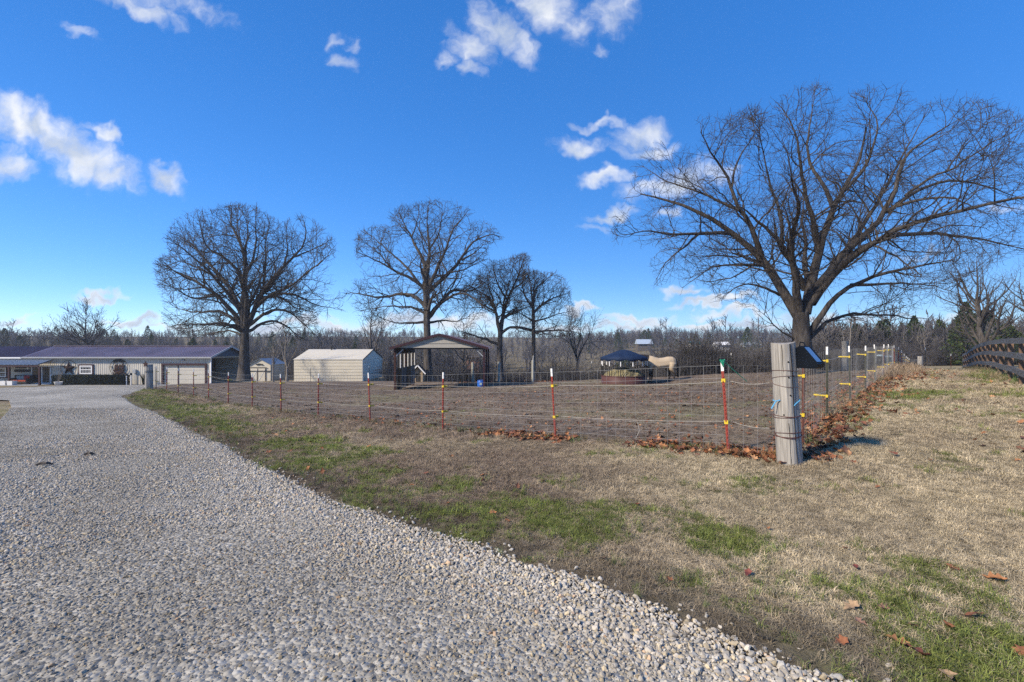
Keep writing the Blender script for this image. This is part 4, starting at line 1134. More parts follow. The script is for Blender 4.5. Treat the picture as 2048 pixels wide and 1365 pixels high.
# pale far rail fence seen through it
rf = empty('rail_fence', (45, 34, g1(45, 34)), 0, 'pale far rail fence seen between the boards of the black fence', 'fence')
pts = [(38 + i * 3.0, 36 + .3 * i) for i in range(8)]
for i, p in enumerate(pts):
    m = MB(); m.box((0, 0, .6), (.12, .12, 1.3)); m.build('post', M['wood_pale'], rf, False, (p[0], p[1], g1(*p)))
    if i:
        q = pts[i - 1]
        for h in (1.15, .75, .38):
            m = MB(); m.bar((q[0], q[1] - .08, g1(*q) + h), (p[0], p[1] - .08, g1(*p) + h), .04, .12); m.build('rail', M['wood_pale'], rf)
rebase(rf)

# ------------------------------------------------------------------ long house with garage
HY = 53.0; HZ = -2.85
HX0, HX1 = (50 - 1024) / F * HY, (421 - 1024) / F * HY
EZ = EYE - (714 - 690) / F * HY; RY = HY + 3.4; RZ = EYE - (694.5 - 690) / F * RY; BY = HY + 6.8
house = empty('house', (HX1, HY, HZ), 0, 'long cream metal house with burgundy roof, garage door and porch', 'house')
hb = Vector(house.location)
def HP(o): o.location = Vector(o.location) - hb; return o
def ribbed(x0, x1, y, z0, z1, step=.23, rib=.035, d=.02):
    """front sheet of ribbed metal: profile along x"""
    m = MB(); pr = []; x = x0
    while x < x1 - 1e-6:
        pr += [(x, y), (min(x + step - rib, x1), y), (min(x + step - rib * .8, x1), y - d), (min(x + step - rib * .2, x1), y - d)]
        x += step
    pr.append((x1, y)); n = len(pr)
    m.add([(a, b_, z0) for a, b_ in pr] + [(a, b_, z1) for a, b_ in pr], [(i, i + 1, n + i + 1, n + i) for i in range(n - 1)])
    return m
# garage opening and walls of the front
GX0, GX1 = (327 - 1024) / F * HY, (411 - 1024) / F * HY
GZ1 = EYE - (731 - 690) / F * HY
m = ribbed(HX0, GX0, HY, HZ - .3, EZ); HP(m.build('front_wall', M['cream'], house))
m = ribbed(GX0, GX1, HY, GZ1, EZ); HP(m.build('front_wall', M['cream'], house))
m = ribbed(GX1, HX1, HY, HZ - .3, EZ); HP(m.build('front_wall', M['cream'], house))
m = MB(); m.box(((HX0 + HX1) / 2, BY + .05, (HZ + EZ) / 2 - .1), (HX1 - HX0, .1, EZ - HZ + .3)); HP(m.build('rear_wall', M['cream'], house))
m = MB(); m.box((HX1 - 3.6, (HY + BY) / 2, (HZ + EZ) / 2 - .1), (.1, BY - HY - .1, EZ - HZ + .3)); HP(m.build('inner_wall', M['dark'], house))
m = MB(); m.box((HX1 - 1.8, (HY + BY) / 2, HZ + .02), (3.4, BY - HY - .2, .1)); HP(m.build('bay_floor', M['tan_wood'], house))
# gable over the open end
m = MB(); m.prism([(HX1 - .12, HY + .1, EZ - .05), (HX1 - .12, BY - .1, EZ - .05), (HX1 - .12, RY, RZ - .12)], (.06, 0, 0)); HP(m.build('gable', M['blue_sheet'], house))
m = MB(); m.box((HX1 - .08, (HY + BY) / 2, EZ - .1), (.14, BY - HY, .16)); HP(m.build('gable_beam', M['tan_wood'], house))
m = MB(); m.box((HX1 - .7, (HY + BY) / 2 + .6, HZ + 1.75), (.5, 3.2, .06)); HP(m.build('shelf', M['tan_wood'], house))
m = MB(); m.box((HX1 - .07, BY - .1, (HZ + EZ) / 2 - .1), (.14, .14, EZ - HZ - .1)); HP(m.build('bay_post', M['tan_wood'], house))
m = MB(); m.box((HX1 + .03, HY - .01, (HZ + EZ) / 2), (.13, .13, EZ - HZ)); HP(m.build('corner_trim', M['white'], house))
m = MB(); m.tube([(HX1 + .12, HY - .1, EZ - .05), (HX1 + .12, HY - .1, HZ + .25), (HX1 + .12, HY - .3, HZ + .1)], .05, 6); HP(m.build('downspout', M['white'], house))
def roof_sheet(x0, x1, y0, z0, y1, z1, step=.30, rib=.035, th=.04):
    m = MB(); pr = []; x = x0; nv = Vector((0, -(z1 - z0), (y1 - y0))).normalized()
    if nv.z < 0: nv = -nv
    while x < x1 - 1e-6:
        pr += [(x, 0), (min(x + step - .07, x1), 0), (min(x + step - .055, x1), rib), (min(x + step - .015, x1), rib)]
        x += step
    pr.append((x1, 0)); n = len(pr)
    vs = [(a, y0 + nv.y * h, z0 + nv.z * h) for a, h in pr] + [(a, y1 + nv.y * h, z1 + nv.z * h) for a, h in pr]
    m.add(vs, [(i, i + 1, n + i + 1, n + i) for i in range(n - 1)])
    m.add([(x0, y0, z0 - th), (x1, y0, z0 - th), (x1, y1, z1 - th), (x0, y1, z1 - th)], [(0, 1, 2, 3)])
    return m
OV = .35
sl = (RZ - EZ) / (RY - HY)
roof = HP(roof_sheet(HX0, HX1 + .35, HY - OV, EZ - OV * sl + .1, RY, RZ + .1).build('roof', M['roof'], house))
HP(roof_sheet(HX0, HX1 + .35, BY + OV, EZ - OV * sl + .1, RY, RZ + .1).build('rear_roof', M['roof'], house))
m = MB(); m.bar((HX0, RY, RZ + .15), (HX1 + .35, RY, RZ + .15), .3, .05); HP(m.build('ridge_cap', M['roof'], house))
m = MB(); m.box(((HX0 + HX1) / 2 + .15, HY - OV - .05, EZ - OV * sl + .03), (HX1 - HX0 + .4, .1, .15)); HP(m.build('gutter', M['grey_trim'], house))
m = MB(); m.bar((HX1 + .37, HY - OV, EZ - OV * sl + .06), (HX1 + .37, RY, RZ + .06), .05, .2); m.bar((HX1 + .37, BY + OV, EZ - OV * sl + .06), (HX1 + .37, RY, RZ + .06), .05, .2); HP(m.build('rake_trim', M['grey_trim'], house))
# garage door: frame and four panels
gd = HP(MB().box(((GX0 + GX1) / 2, HY + .15, (HZ + GZ1) / 2), (GX1 - GX0, .04, GZ1 - HZ)).build('garage_door', M['cream'], house)); 
gh = (GZ1 - HZ) / 4
for k in range(4):
    m = MB(); m.box((0, -.035, -(GZ1 - HZ) / 2 + gh * (k + .5)), (GX1 - GX0 - .1, .03, gh - .03))
    o = m.build('door_panel', M['cream'], gd); o.location = Vector(((GX0 + GX1) / 2, HY + .15, (HZ + GZ1) / 2)) 
gd_c = Vector(((GX0 + GX1) / 2, HY + .15, (HZ + GZ1) / 2))
for ch in gd.children: ch.location = gd_c
m = MB()
for x in (GX0 - .08, GX1 + .08): m.box((x, HY - .06, (HZ + GZ1) / 2 + .1), (.2, .1, GZ1 - HZ + .2))
m.box(((GX0 + GX1) / 2, HY - .06, GZ1 + .1), (GX1 - GX0 + .36, .11, .2)); HP(m.build('garage_frame', M['maroon'], house))
m = MB(); m.box((at(367, 723, HY).x, HY - .1, EYE - (721 - 690) / F * HY), (.35, .15, .14)); HP(m.build('wall_light', M['grey_trim'], house))
def window(px0, px1, py0, py1, Y, cols, rows, split=True, red=True):
    a = at(px0, py1, Y); b_ = at(px1, py0, Y); cx, cz = (a.x + b_.x) / 2, (a.z + b_.z) / 2; w, h = b_.x - a.x, b_.z - a.z
    o = HP(MB().box((cx, Y - .03, cz), (w - .5, .03, h - .5)).build('window', M['glass'], house))
    m = MB()
    if red:
        for s_ in (-1, 1): m.box((cx + s_ * (w / 2 - .07), Y - .05, cz), (.14, .08, h)); m.box((cx, Y - .05, cz + s_ * (h / 2 - .07)), (w - .28, .08, .14))
        m.build('red_surround', M['maroon'], o)
        iw, ih = w - .28, h - .28
    else: iw, ih = w, h
    m = MB()
    for s_ in (-1, 1): m.box((cx + s_ * (iw / 2 - .06), Y - .06, cz), (.12, .09, ih)); m.box((cx, Y - .06, cz + s_ * (ih / 2 - .06)), (iw - .24, .09, .12))
    m.box((cx, Y - .06, cz), (iw - .24, .08, .09)); m.build('white_sash', M['white'], o)
    m = MB()
    for i in range(1, cols): m.box((cx - iw / 2 + iw * i / cols, Y - .055, cz), (.025, .03, ih - .24))
    for sgn in (-1, 1): m.box((cx, Y - .055, cz + sgn * ih / 4), (iw - .24, .03, .025))
    m.build('muntin', M['white'], o)
    for ch in o.children: ch.location = (0, 0, 0)
    return o
window(158, 188, 729, 751, HY, 4, 2)
window(-14, 16, 733, 757, HY, 4, 2)
# left wing
m = ribbed(-80, HX0 - .01, HY + .02, HZ - .3, EZ); HP(m.build('wing_wall', M['cream'], house))
HP(roof_sheet(-80, HX0 - .02, HY - OV, EZ - OV * sl + .06, RY, RZ + .06).build('wing_roof', M['roof_dark'], house))
m = MB(); m.box(((-80 + HX0) / 2, HY - OV - .05, EZ - OV * sl), (HX0 + 80 - .02, .1, .15)); HP(m.build('wing_gutter', M['white'], house))
# porch: sheet roof, posts, sliding door, slab
PX1 = at(115, 719, HY).x; pz0 = EYE - (719.5 - 690) / F * HY; pY = HY - 2.2; pz1 = EYE - (730 - 690) / F * pY
HP(roof_sheet(-80, PX1, pY, pz1, HY - OV - .12, pz0, step=.4).build('porch_roof', M['porch_roof'], house))
m = MB(); m.box(((-80 + PX1) / 2, pY + .08, pz1 - .14), (PX1 + 80, .1, .18)); HP(m.build('porch_beam', M['maroon'], house))
for px in (18, 79):
    x = at(px, 760, pY + .1).x
    m = MB(); m.box((x, pY + .12, (HZ + pz1) / 2 - .12), (.16, .16, pz1 - HZ - .2)); HP(m.build('porch_post', M['maroon'], house))
m = MB(); m.box(((-80 + PX1) / 2, HY - 1.15, HZ + .02), (PX1 + 80, 2.2, .16)); HP(m.build('porch_slab', M['grey_trim'], house))
a = at(65, 768, HY); b_ = at(102, 733, HY)
dr = HP(MB().box(((a.x + b_.x) / 2, HY - .03, (HZ + .1 + b_.z) / 2), (b_.x - a.x - .1, .03, b_.z - HZ - .2)).build('sliding_door', M['glass'], house))
m = MB(); w = b_.x - a.x; cz = (HZ + .1 + b_.z) / 2; h = b_.z - HZ - .1
for f in (0, .5, .545, 1): m.box((a.x + w * f, HY - .06, cz), (.09, .09, h))
for zz in (b_.z, HZ + .15): m.box((a.x + w / 2, HY - .062, zz), (w + .1, .092, .1))
o = m.build('door_frame', M['white'], dr)
m = MB()
for f in (.62, .7, .78, .86, .94): m.box((a.x + w * f, HY - .055, cz), (.018, .03, h - .1))
for k in range(1, 6): m.box((a.x + w * .77, HY - .055, HZ + .1 + h * k / 6), (w * .42, .03, .018))
o = m.build('door_grille', M['tan_wood'], dr)
m = MB(); m.box((a.x + w * .52, HY - .11, cz), (.04, .05, .3)); m.build('handle', M['black_iron'], dr)
for ch in dr.children: ch.location = (0, 0, 0)
m = MB(); p = at(59, 737, HY); m.lathe([(0, -.12), (.12, -.1), (.14, 0), (.1, .1), (0, .12)], 10, (p.x, HY - .16, p.z)); HP(m.build('porch_light', mat('frosted_lamp', (.8, .78, .7), .4), house))
m = MB(); p = at(46, 742, HY); m.box((p.x, HY - .05, p.z), (1.8, .05, .28)); m.box((p.x, HY - .05, p.z + .4), (1.5, .05, .2)); HP(m.build('porch_sign_board', M['dark'], house))
m = MB(); a = at(271, 743, HY); m.box((a.x, HY - .12, a.z), (.3, .18, .42)); m.tube([(a.x + .1, HY - .08, a.z - .1), (a.x + .1, HY - .08, HZ)], .04, 6); HP(m.build('meter_box', M['grey_trim'], house))

M['star_iron'] = mat('dark_rusted_star', (.016, .009, .008), .75, col2=(.035, .015, .011), scale=6, spec=.1)
# star and round metal sign hanging on the wall
p = at(137, 737, HY - .12)
so = empty('metal_star', p, 0, 'rusty five pointed barn star inside a thin ring on the house wall', 'wall decoration')
m = MB(); n = 10; rr = .80
pts = [(rr * (1 if i % 2 == 0 else .40) * math.sin(i * math.pi / 5), rr * (1 if i % 2 == 0 else .40) * math.cos(i * math.pi / 5)) for i in range(10)]
m.add([(x, .02, z) for x, z in pts] + [(0, -.14, 0), (0, .02, 0)], [(i, (i + 1) % 10, 10) for i in range(10)] + [((i + 1) % 10, i, 11) for i in range(10)]); m.build('star', M['star_iron'], so)
m = MB(); m.tube([(.86 * math.cos(2 * math.pi * i / 40), 0, .86 * math.sin(2 * math.pi * i / 40)) for i in range(41)], .022, 5, False); m.build('ring', M['black_iron'], so)
p = at(237.3, 736, HY - .10)
ro = empty('round_metal_sign', p, 0, 'round rusty iron sign with four figures in a ring on the house wall', 'wall decoration')
m = MB()
for r_ in (.98, .66): m.tube([(r_ * math.cos(2 * math.pi * i / 48), 0, r_ * math.sin(2 * math.pi * i / 48)) for i in range(49)], .02, 5, False)
m.build('ring', M['black_iron'], ro)
# arched block lettering, too far off to read: bold strokes with small gaps
for k in range(7):
    a0 = R(90 + 38 - k * 12.7); c_ = Vector((.82 * math.cos(a0), 0, .82 * math.sin(a0)))
    rot = Euler((0, R(38 - k * 12.7) * -1, 0)).to_matrix()
    m = MB(); hgt = .25
    m.box(c_ + rot @ Vector((-.055, -.01, 0)), (.05, .03, hgt), rot); m.box(c_ + rot @ Vector((.055, -.01, 0)), (.05, .03, hgt * (.9 if k % 2 else 1)), rot)
    m.box(c_ + rot @ Vector((0, -.008, (.1, -.1, 0, -.09, .1, 0, .1)[k])), (.1, .026, .06), rot)
    m.build('block_letter', M['black_iron'], ro)
for k, (x, hgt) in enumerate(((-.36, .52), (-.14, .56), (.16, .56), (.44, .60))):
    m = MB()
    m.lathe([(0, 0), (.055, .02), (.07, .09), (.04, .15), (0, .17)], 8, (x, -.01, -.32 + hgt))
    m.box((x, -.01, -.32 + hgt + .01), (.2, .1, .025))
    m.box((x, -.01, -.32 + hgt - .14), (.17, .05, .26), None, 1.15)
    m.bar((x - .05, -.01, -.32 + hgt - .25), (x - .07, -.01, -.42), .075, .05); m.bar((x + .05, -.01, -.32 + hgt - .25), (x + .07, -.01, -.42), .075, .05)
    m.build('figure', M['rust'], ro)
m = MB(); q = [(.62 * math.cos(R(200 + i * 140 / 12)), -.005, .62 * math.sin(R(200 + i * 140 / 12)) + .02) for i in range(13)]
m.tube(q, .055, 6); m.tube([(x * .85, y, z * .85 + .05) for x, y, z in q[3:-3]], .06, 6); m.build('figure_base', M['rust'], ro)
m = MB()
for k in range(7):
    a0 = R(225 + k * 15); m.bar((.68 * math.cos(a0), 0, .68 * math.sin(a0)), (.97 * math.cos(a0 + .05), 0, .97 * math.sin(a0 + .05)), .06, .05)
m.tube([(.84 * math.cos(R(215 + i * 110 / 16)), 0, (.84 + .07 * math.sin(i * 2.1)) * math.sin(R(215 + i * 110 / 16))) for i in range(17)], .03, 5)
m.box((-.84, 0, .1), (.14, .04, .07)); m.build('lower_script', M['rust'], ro)

# clipped hedge blocks, pot, planters, sofa on the porch, garden lights
def hedge(px0, px1, py0, py1, label, seed):
    Yh = HY - 1.3
    a = at(px0, py1, Yh); b_ = at(px1, py0, Yh); rng = np.random.default_rng(seed)
    w, h = b_.x - a.x, b_.z - HZ; n = 1500
    P = np.stack([rng.uniform(-w / 2, w / 2, n), rng.uniform(-.45, .45, n), rng.uniform(.05, h, n)], 1)
    ax = rng.integers(0, 5, n)
    P[ax == 0, 1] = -.45; P[ax == 1, 2] = h; P[ax == 2, 0] = -w / 2; P[ax == 3, 0] = w / 2; P[ax == 4, 1] = -.43
    P += rng.normal(size=P.shape) * .035
    d1 = rng.normal(size=(n, 3)); d1 /= np.linalg.norm(d1, axis=1, keepdims=True); d2 = np.cross(d1, rng.normal(size=(n, 3))); d2 /= np.linalg.norm(d2, axis=1, keepdims=True)
    s_ = .07
    V = np.concatenate([P - d1 * s_, P + d2 * s_ * .6, P + d1 * s_, P - d2 * s_ * .6]); i_ = np.arange(n)
    Q = np.stack([i_, i_ + n, i_ + 2 * n, i_ + 3 * n], 1)
    root = empty('hedge', ((a.x + b_.x) / 2, Yh, g1((a.x + b_.x) / 2, Yh)), 0, label, 'hedge', 'clipped dark hedges along the house wall')
    link('foliage', np_mesh('foliage', V, Q, M['hedge']), root)
    m = MB(); m.box((0, 0, h / 2), (w * .9, .8, h * .92)); m.build('core', M['hedge'], root)
hedge(112, 155, 752, 768, 'clipped dark hedge block below the barn star', 1)
hedge(158, 184, 752, 767, 'clipped dark hedge block below the red framed window', 2)
hedge(187, 208, 752, 767, 'clipped dark hedge block just right of the red framed window', 3)
hedge(209, 230, 752, 767, 'clipped dark hedge block below the left half of the round sign', 4)
hedge(235, 253, 752, 767, 'clipped dark hedge block below the right half of the round sign', 5)
p = at(117, 773, HY - 2.6); pz = g1(p.x, p.y)
po = empty('potted_plant', (p.x, p.y, pz), 0, 'white round pot with a bare plant before the first hedge', 'plant')
m = MB(); m.lathe([(0, 0), (.28, 0), (.36, .38), (.38, .4), (.33, .4), (.3, .32), (0, .32)], 18); m.build('pot', M['white'], po, True)
m = MB(); 
for i in range(18):
    a0 = random.random() * 6.28; h = random.uniform(.7, 1.7); m.tube([(0, 0, .3), (math.cos(a0) * .15, math.sin(a0) * .15, .3 + h * .5), (math.cos(a0) * h * .4, math.sin(a0) * h * .4, .3 + h)], [.012, .009, .005], 4)
m.build('stems', M['bark_pale'], po)
for px, lab in ((10, 'square white planter left of the porch post'), (24, 'square white planter right of the porch post')):
    p = at(px, 768, HY - 2.0)
    o = empty('planter', (p.x, p.y, HZ + .1), 0, lab, 'planter', 'white planters on the porch')
    m = MB(); m.box((0, 0, .22), (.52, .5, .44), None, 1.08); m.build('box', M['white'], o)
    m = MB()
    for i in range(14):
        a0 = random.random() * 6.28; m.tube([(0, 0, .4), (.12 * math.cos(a0), .12 * math.sin(a0), .56), (.25 * math.cos(a0), .25 * math.sin(a0), .6)], [.012, .01, .004], 4)
    m.build('stems', M['hedge'], o)
p = at(42, 768, HY - .7)
so2 = empty('porch_sofa', (p.x, HY - .75, HZ + .1), 0, 'wooden porch sofa with orange cushions under the porch roof', 'sofa')
M['orange'] = mat('orange_cushion', (.46, .07, .02), .8); M['pale_blue'] = mat('pale_blue_pillow', (.32, .40, .42), .9); M['red_c'] = mat('red_cushion', (.32, .02, .02), .8)
m = MB(); m.box((0, 0, .22), (1.9, .7, .2)); m.box((0, .34, .6), (1.9, .08, .7)); m.box((-.95, 0, .4), (.08, .7, .5)); m.box((.95, 0, .4), (.08, .7, .5)); m.build('frame', M['dark'], so2)
for x in (-.45, .45): MB().box((x, -.05, .40), (.86, .6, .16), None, .95).build('seat_cushion', M['orange'], so2)
for x in (-.3, .12): MB().box((x, .12, .68), (.4, .14, .38), (.25, 0, 0), .9).build('pillow', M['pale_blue'], so2)
MB().lathe([(0, -.25), (.2, -.18), (.27, 0), (.2, .18), (0, .25)], 10, (.78, -.1, .74)).build('round_pillow', M['red_c'], so2, True)
for px, top, lab in ((253, 747, 'short dark garden light post at the end of the last hedge'), (262, 746, 'short pale garden light post between hedge and meter box')):
    p = at(px, 768, HY - 1.6); gzv = g1(p.x, p.y)
    o = empty('garden_light', (p.x, p.y, gzv), 0, lab, 'lamp', 'garden lights by the house')
    h = EYE - (top - 690) / F * (HY - 1.6) - gzv
    MB().tube([(0, 0, 0), (0, 0, h - .25)], .045, 6).build('pole', M['white'], o)
    MB().lathe([(.03, h - .27), (.12, h - .22), (.1, h - .05), (.02, h)], 8).build('lantern', M['black_iron'], o)
p = at(289, 768, HY - .8); gzv = g1(p.x, p.y)
bo = empty('bush', (p.x, p.y, gzv), 0, 'small dark bush against the house wall beside the meter box', 'shrub')
m = MB()
for i in range(90):
    a0 = random.random() * 6.28; h = random.uniform(.4, 1.25); m.tube([(random.uniform(-.1, .1), random.uniform(-.1, .1), 0), (math.cos(a0) * .2, math.sin(a0) * .2, h * .5), (math.cos(a0) * .35 * h, math.sin(a0) * .35 * h, h)], [.02, .03, .008], 4)
m.build('stems', M['hedge'], bo)

# ------------------------------------------------------------------ small shed
SY = 55.0
a = at(499, 763, SY); b_ = at(541, 730, SY); w = b_.x - a.x; sz = g1((a.x + b_.x) / 2, SY) - .02; ez = b_.z; D = 3.4
pk = at(516, 719, SY)
shed = empty('garden_shed', (a.x, SY, sz), 0, 'small cream shed with double doors and blue grey roof', 'shed')
X0 = 0; X1 = w; EH = ez - sz; PK = pk.z - sz; PX = pk.x - a.x
m = MB(); m.prism([(0, 0, 0), (X1, 0, 0), (X1, 0, EH), (X1 * .5, 0, PK), (0, 0, EH)], (0, .06, 0)); m.build('front_wall', M['cream_barn'], shed)
m = MB(); m.prism([(0, D, 0), (X1, D, 0), (X1, D, EH), (X1 * .5, D, PK), (0, D, EH)], (0, .06, 0)); m.build('rear_wall', M['cream_barn'], shed)
for x in (.03, X1 - .03):
    m = MB(); m.box((x, D / 2 + .03, EH / 2), (.058, D - .07, EH)); m.build('side_wall', M['cream_barn'] if x < 1 else M['porch_roof'], shed)  # right wall is blue-grey: its shade is painted into the colour
for s_ in (0, 1):
    xa, xb = (0 - .12, X1 * .5) if s_ == 0 else (X1 + .12, X1 * .5)
    dz = (PK - EH) / (X1 * .5) * .12
    m = MB(); m.add([(xa, -.15, EH - dz + .03), (xb, -.15, PK + .03), (xb, D + .2, PK + .03), (xa, D + .2, EH - dz + .03), (xa, -.15, EH - dz + .08), (xb, -.15, PK + .08), (xb, D + .2, PK + .08), (xa, D + .2, EH - dz + .08)], [(3, 2, 1, 0), (4, 5, 6, 7), (0, 1, 5, 4), (1, 2, 6, 5), (2, 3, 7, 6), (3, 0, 4, 7)]); m.build('roof_panel', M['porch_roof'], shed)
for x in (X1 * .24, X1 * .60):
    o = MB().box((x, -.04, EH * .40), (X1 * .36, .05, EH * .78)).build('door', M['cream_barn'], shed)
    m = MB(); m.box((x + X1 * .165, -.075, EH * .40), (.06, .02, EH * .76)); m.build('hinge_strip', M['rust'], o)
    m = MB(); m.bar((x - X1 * .14, -.075, EH * .06), (x + X1 * .14, -.075, EH * .7), .05, .02, (0, 1, 0)); m.build('brace', M['white'], o)
m = MB(); m.box((X1 * .5, -.09, EH * .62), (X1 * 1.1, .05, .09)); m.build('cross_bar', M['black_iron'], shed)
m = MB(); m.box((X1 * .42, -.085, EH * .83), (X1 * .84, .04, .07)); m.build('door_head', M['black_iron'], shed)
m = MB()
for k in range(6): m.lathe([(0, -.09), (.09, 0), (0, .09)], 8, (X1 * (.34 + k * .055), -.06, EH * 1.02 + (.05 if k in (2, 3) else 0)))
m.build('iron_ornament', M['black_iron'], shed)

# ------------------------------------------------------------------ cream metal barn
BYF, BYR = 54.0, 62.2
bx0 = at(588, 720, BYF).x; bx1 = at(725, 720, BYF).x; bz = g1((bx0 + bx1) / 2, BYF) - .05
ez = EYE - (720 - 690) / F * BYF; ry = (BYF + BYR) / 2; rz = EYE - (699.5 - 690) / F * ry
barn = empty('metal_barn', (bx0, BYF, bz), 0, 'long cream metal barn with horizontal siding and grey gable', 'barn')
Lb = bx1 - bx0; Eh = ez - bz; Rh = rz - bz; Db = BYR - BYF
nlap = 7
for k in range(nlap):
    z0 = Eh * k / nlap; z1 = Eh * (k + 1) / nlap
    m = MB(); m.add([(0, -.028, z0), (Lb, -.028, z0), (Lb, 0, z1), (0, 0, z1), (0, .05, z0), (Lb, .05, z0), (Lb, .05, z1), (0, .05, z1)], [(0, 1, 2, 3), (7, 6, 5, 4), (4, 5, 1, 0), (3, 2, 6, 7), (0, 3, 7, 4), (1, 5, 6, 2)]); m.build('siding_panel', M['cream_barn'], barn)
    for x, mm in ((Lb, M['cream_barn']), (0, M['cream_barn'])):
        sx = 1 if x else -1
        m = MB(); m.add([(x + sx * .028, .06, z0), (x + sx * .028, Db, z0), (x, Db, z1), (x, .06, z1), (x - sx * .05, .06, z0), (x - sx * .05, Db, z0), (x - sx * .05, Db, z1), (x - sx * .05, .06, z1)], [(0, 1, 2, 3), (7, 6, 5, 4), (4, 5, 1, 0), (3, 2, 6, 7), (0, 3, 7, 4), (1, 5, 6, 2)]); m.build('gable_panel', mm, barn)
for x in (Lb, 0):
    sx = 1 if x else -1
    ng = 4
    for k in range(ng):
        z0 = Eh + (Rh - Eh) * k / ng; z1 = Eh + (Rh - Eh) * (k + 1) / ng
        h0 = Db / 2 * (1 - k / ng); h1 = Db / 2 * (1 - (k + 1) / ng)
        m = MB(); m.add([(x + sx * .028, Db / 2 - h0, z0), (x + sx * .028, Db / 2 + h0, z0), (x, Db / 2 + h1, z1), (x, Db / 2 - h1, z1), (x - sx * .05, Db / 2 - h0, z0), (x - sx * .05, Db / 2 + h0, z0), (x - sx * .05, Db / 2 + h1, z1), (x - sx * .05, Db / 2 - h1, z1)], [(0, 1, 2, 3), (7, 6, 5, 4), (4, 5, 1, 0), (3, 2, 6, 7), (0, 3, 7, 4), (1, 5, 6, 2)]); m.build('gable_panel', M['cream_barn'], barn)
m = MB(); m.box((Lb / 2, Db + .03, Eh / 2), (Lb, .06, Eh)); m.build('rear_wall', M['cream_barn'], barn)
m = MB(); m.tube([(0, -.06, Eh - .06), (0, .03, Eh + .05), (0, Db / 2, Rh + .05)], .001, 3)
nr = 5
for s_ in (0, 1):
    for k in range(nr):
        t0, t1 = k / nr, (k + 1) / nr
        y0 = Db / 2 * t0 - (.06 if k == 0 else 0); y1 = Db / 2 * t1; z0 = Eh + (Rh - Eh) * t0 + .02; z1 = Eh + (Rh - Eh) * t1 + .03
        if s_: y0, y1 = Db - y0, Db - y1
        m = MB(); m.add([(-.06, y0, z0 + .035), (Lb + .06, y0, z0 + .035), (Lb + .06, y1, z1), (-.06, y1, z1), (-.06, y0, z0 - .02), (Lb + .06, y0, z0 - .02), (Lb + .06, y1, z1 - .03), (-.06, y1, z1 - .03)], [(0, 1, 2, 3), (7, 6, 5, 4), (4, 5, 1, 0), (3, 2, 6, 7), (0, 3, 7, 4), (1, 5, 6, 2)]); m.build('roof_panel', M['cream_barn'], barn)
m = MB()
for x in (Lb + .08,):
    m.bar((x, -.06, Eh + .0), (x, Db / 2, Rh + .02), .04, .11); m.bar((x, Db + .06, Eh + .0), (x, Db / 2, Rh + .02), .04, .11)
m.build('gable_trim', M['black_iron'], barn)
m = MB(); m.box((Lb + .02, -.02, Eh / 2), (.07, .07, Eh)); m.build('corner_trim', M['grey_trim'], barn)
m = MB(); m.lathe([(.07, 0), (.07, .35), (.12, .35), (.02, .5)], 8, (Lb * .36, Db / 2 - .3, Rh - .05)); m.build('roof_vent', M['black_iron'], barn)

M['gable_tan'] = mat('greyish_tan_metal', (.33, .305, .255), .55, var=.05)
# ------------------------------------------------------------------ open carport in the paddock
KY, KR = 29.0, 34.4
kx0 = at(790, 776, KY).x; kx1 = at(968, 776, KY).x; kz = min(g1(kx0, KY), g1(kx1, KY))
cp_ = empty('carport', (kx0, KY, kz), 0, 'open metal carport with burgundy roof and cream gable in the paddock', 'carport')
Wk = kx1 - kx0; Dk = KR - KY; eh = EYE - (696 - 690) / F * KY - kz; ph = EYE + 19.5 / F * KY - kz
for x in (0, Wk):
    for y in (0, Dk / 2, Dk):
        m = MB(); m.box((x, y, eh / 2 - .1), (.11, .11, eh + .2)); m.build('post', M['maroon'] if x else M['rust'], cp_)
for x, s_ in ((0, 1), (Wk, -1)):
    m = MB(); m.bar((x + s_ * .02, 0, eh - .55), (x + s_ * .5, 0, eh - .08), .05, .05); m.build('brace', M['grey_trim'], cp_)
ov = .28
for s_ in (0, 1):
    xa = -ov if s_ == 0 else Wk + ov; xm = Wk / 2; dz = (ph - eh) / (Wk / 2) * ov
    m = MB(); nrm = 18
    for k in range(nrm):
        y0 = -.25 + (Dk + .5) * k / nrm; y1 = y0 + (Dk + .5) / nrm
        for ya, yb, up_ in ((y0, y1 - .05, .0), (y1 - .05, y1, .03)):
            m.add([(xa, ya, eh - dz + .05 + up_), (xm, ya, ph + .05 + up_), (xm, yb, ph + .05 + up_), (xa, yb, eh - dz + .05 + up_), (xa, ya, eh - dz + .02), (xm, ya, ph + .02), (xm, yb, ph + .02), (xa, yb, eh - dz + .02)], [(0, 1, 2, 3), (7, 6, 5, 4), (4, 5, 1, 0), (3, 2, 6, 7), (0, 3, 7, 4), (1, 5, 6, 2)])
    m.build('roof_panel', M['roof'], cp_)
    m = MB(); m.bar((xa, -.27, eh - dz + .03), (xm, -.27, ph + .03), .05, .14); m.build('rake_trim', M['maroon'], cp_)
for k in range(3):
    z0 = eh + (ph - eh) * k / 3; z1 = eh + (ph - eh) * (k + 1) / 3; h0 = (Wk / 2 - .05) * (1 - k / 3); h1 = (Wk / 2 - .05) * (1 - (k + 1) / 3)
    for y in (-.12, Dk + .05):
        m = MB(); m.add([(Wk / 2 - h0, y - .03, z0), (Wk / 2 + h0, y - .03, z0), (Wk / 2 + h1, y, z1), (Wk / 2 - h1, y, z1), (Wk / 2 - h0, y + .03, z0), (Wk / 2 + h0, y + .03, z0), (Wk / 2 + h1, y + .03, z1), (Wk / 2 - h1, y + .03, z1)], [(0, 1, 2, 3), (7, 6, 5, 4), (4, 5, 1, 0), (3, 2, 6, 7), (0, 3, 7, 4), (1, 5, 6, 2)]); m.build('gable_panel', M['gable_tan'], cp_)
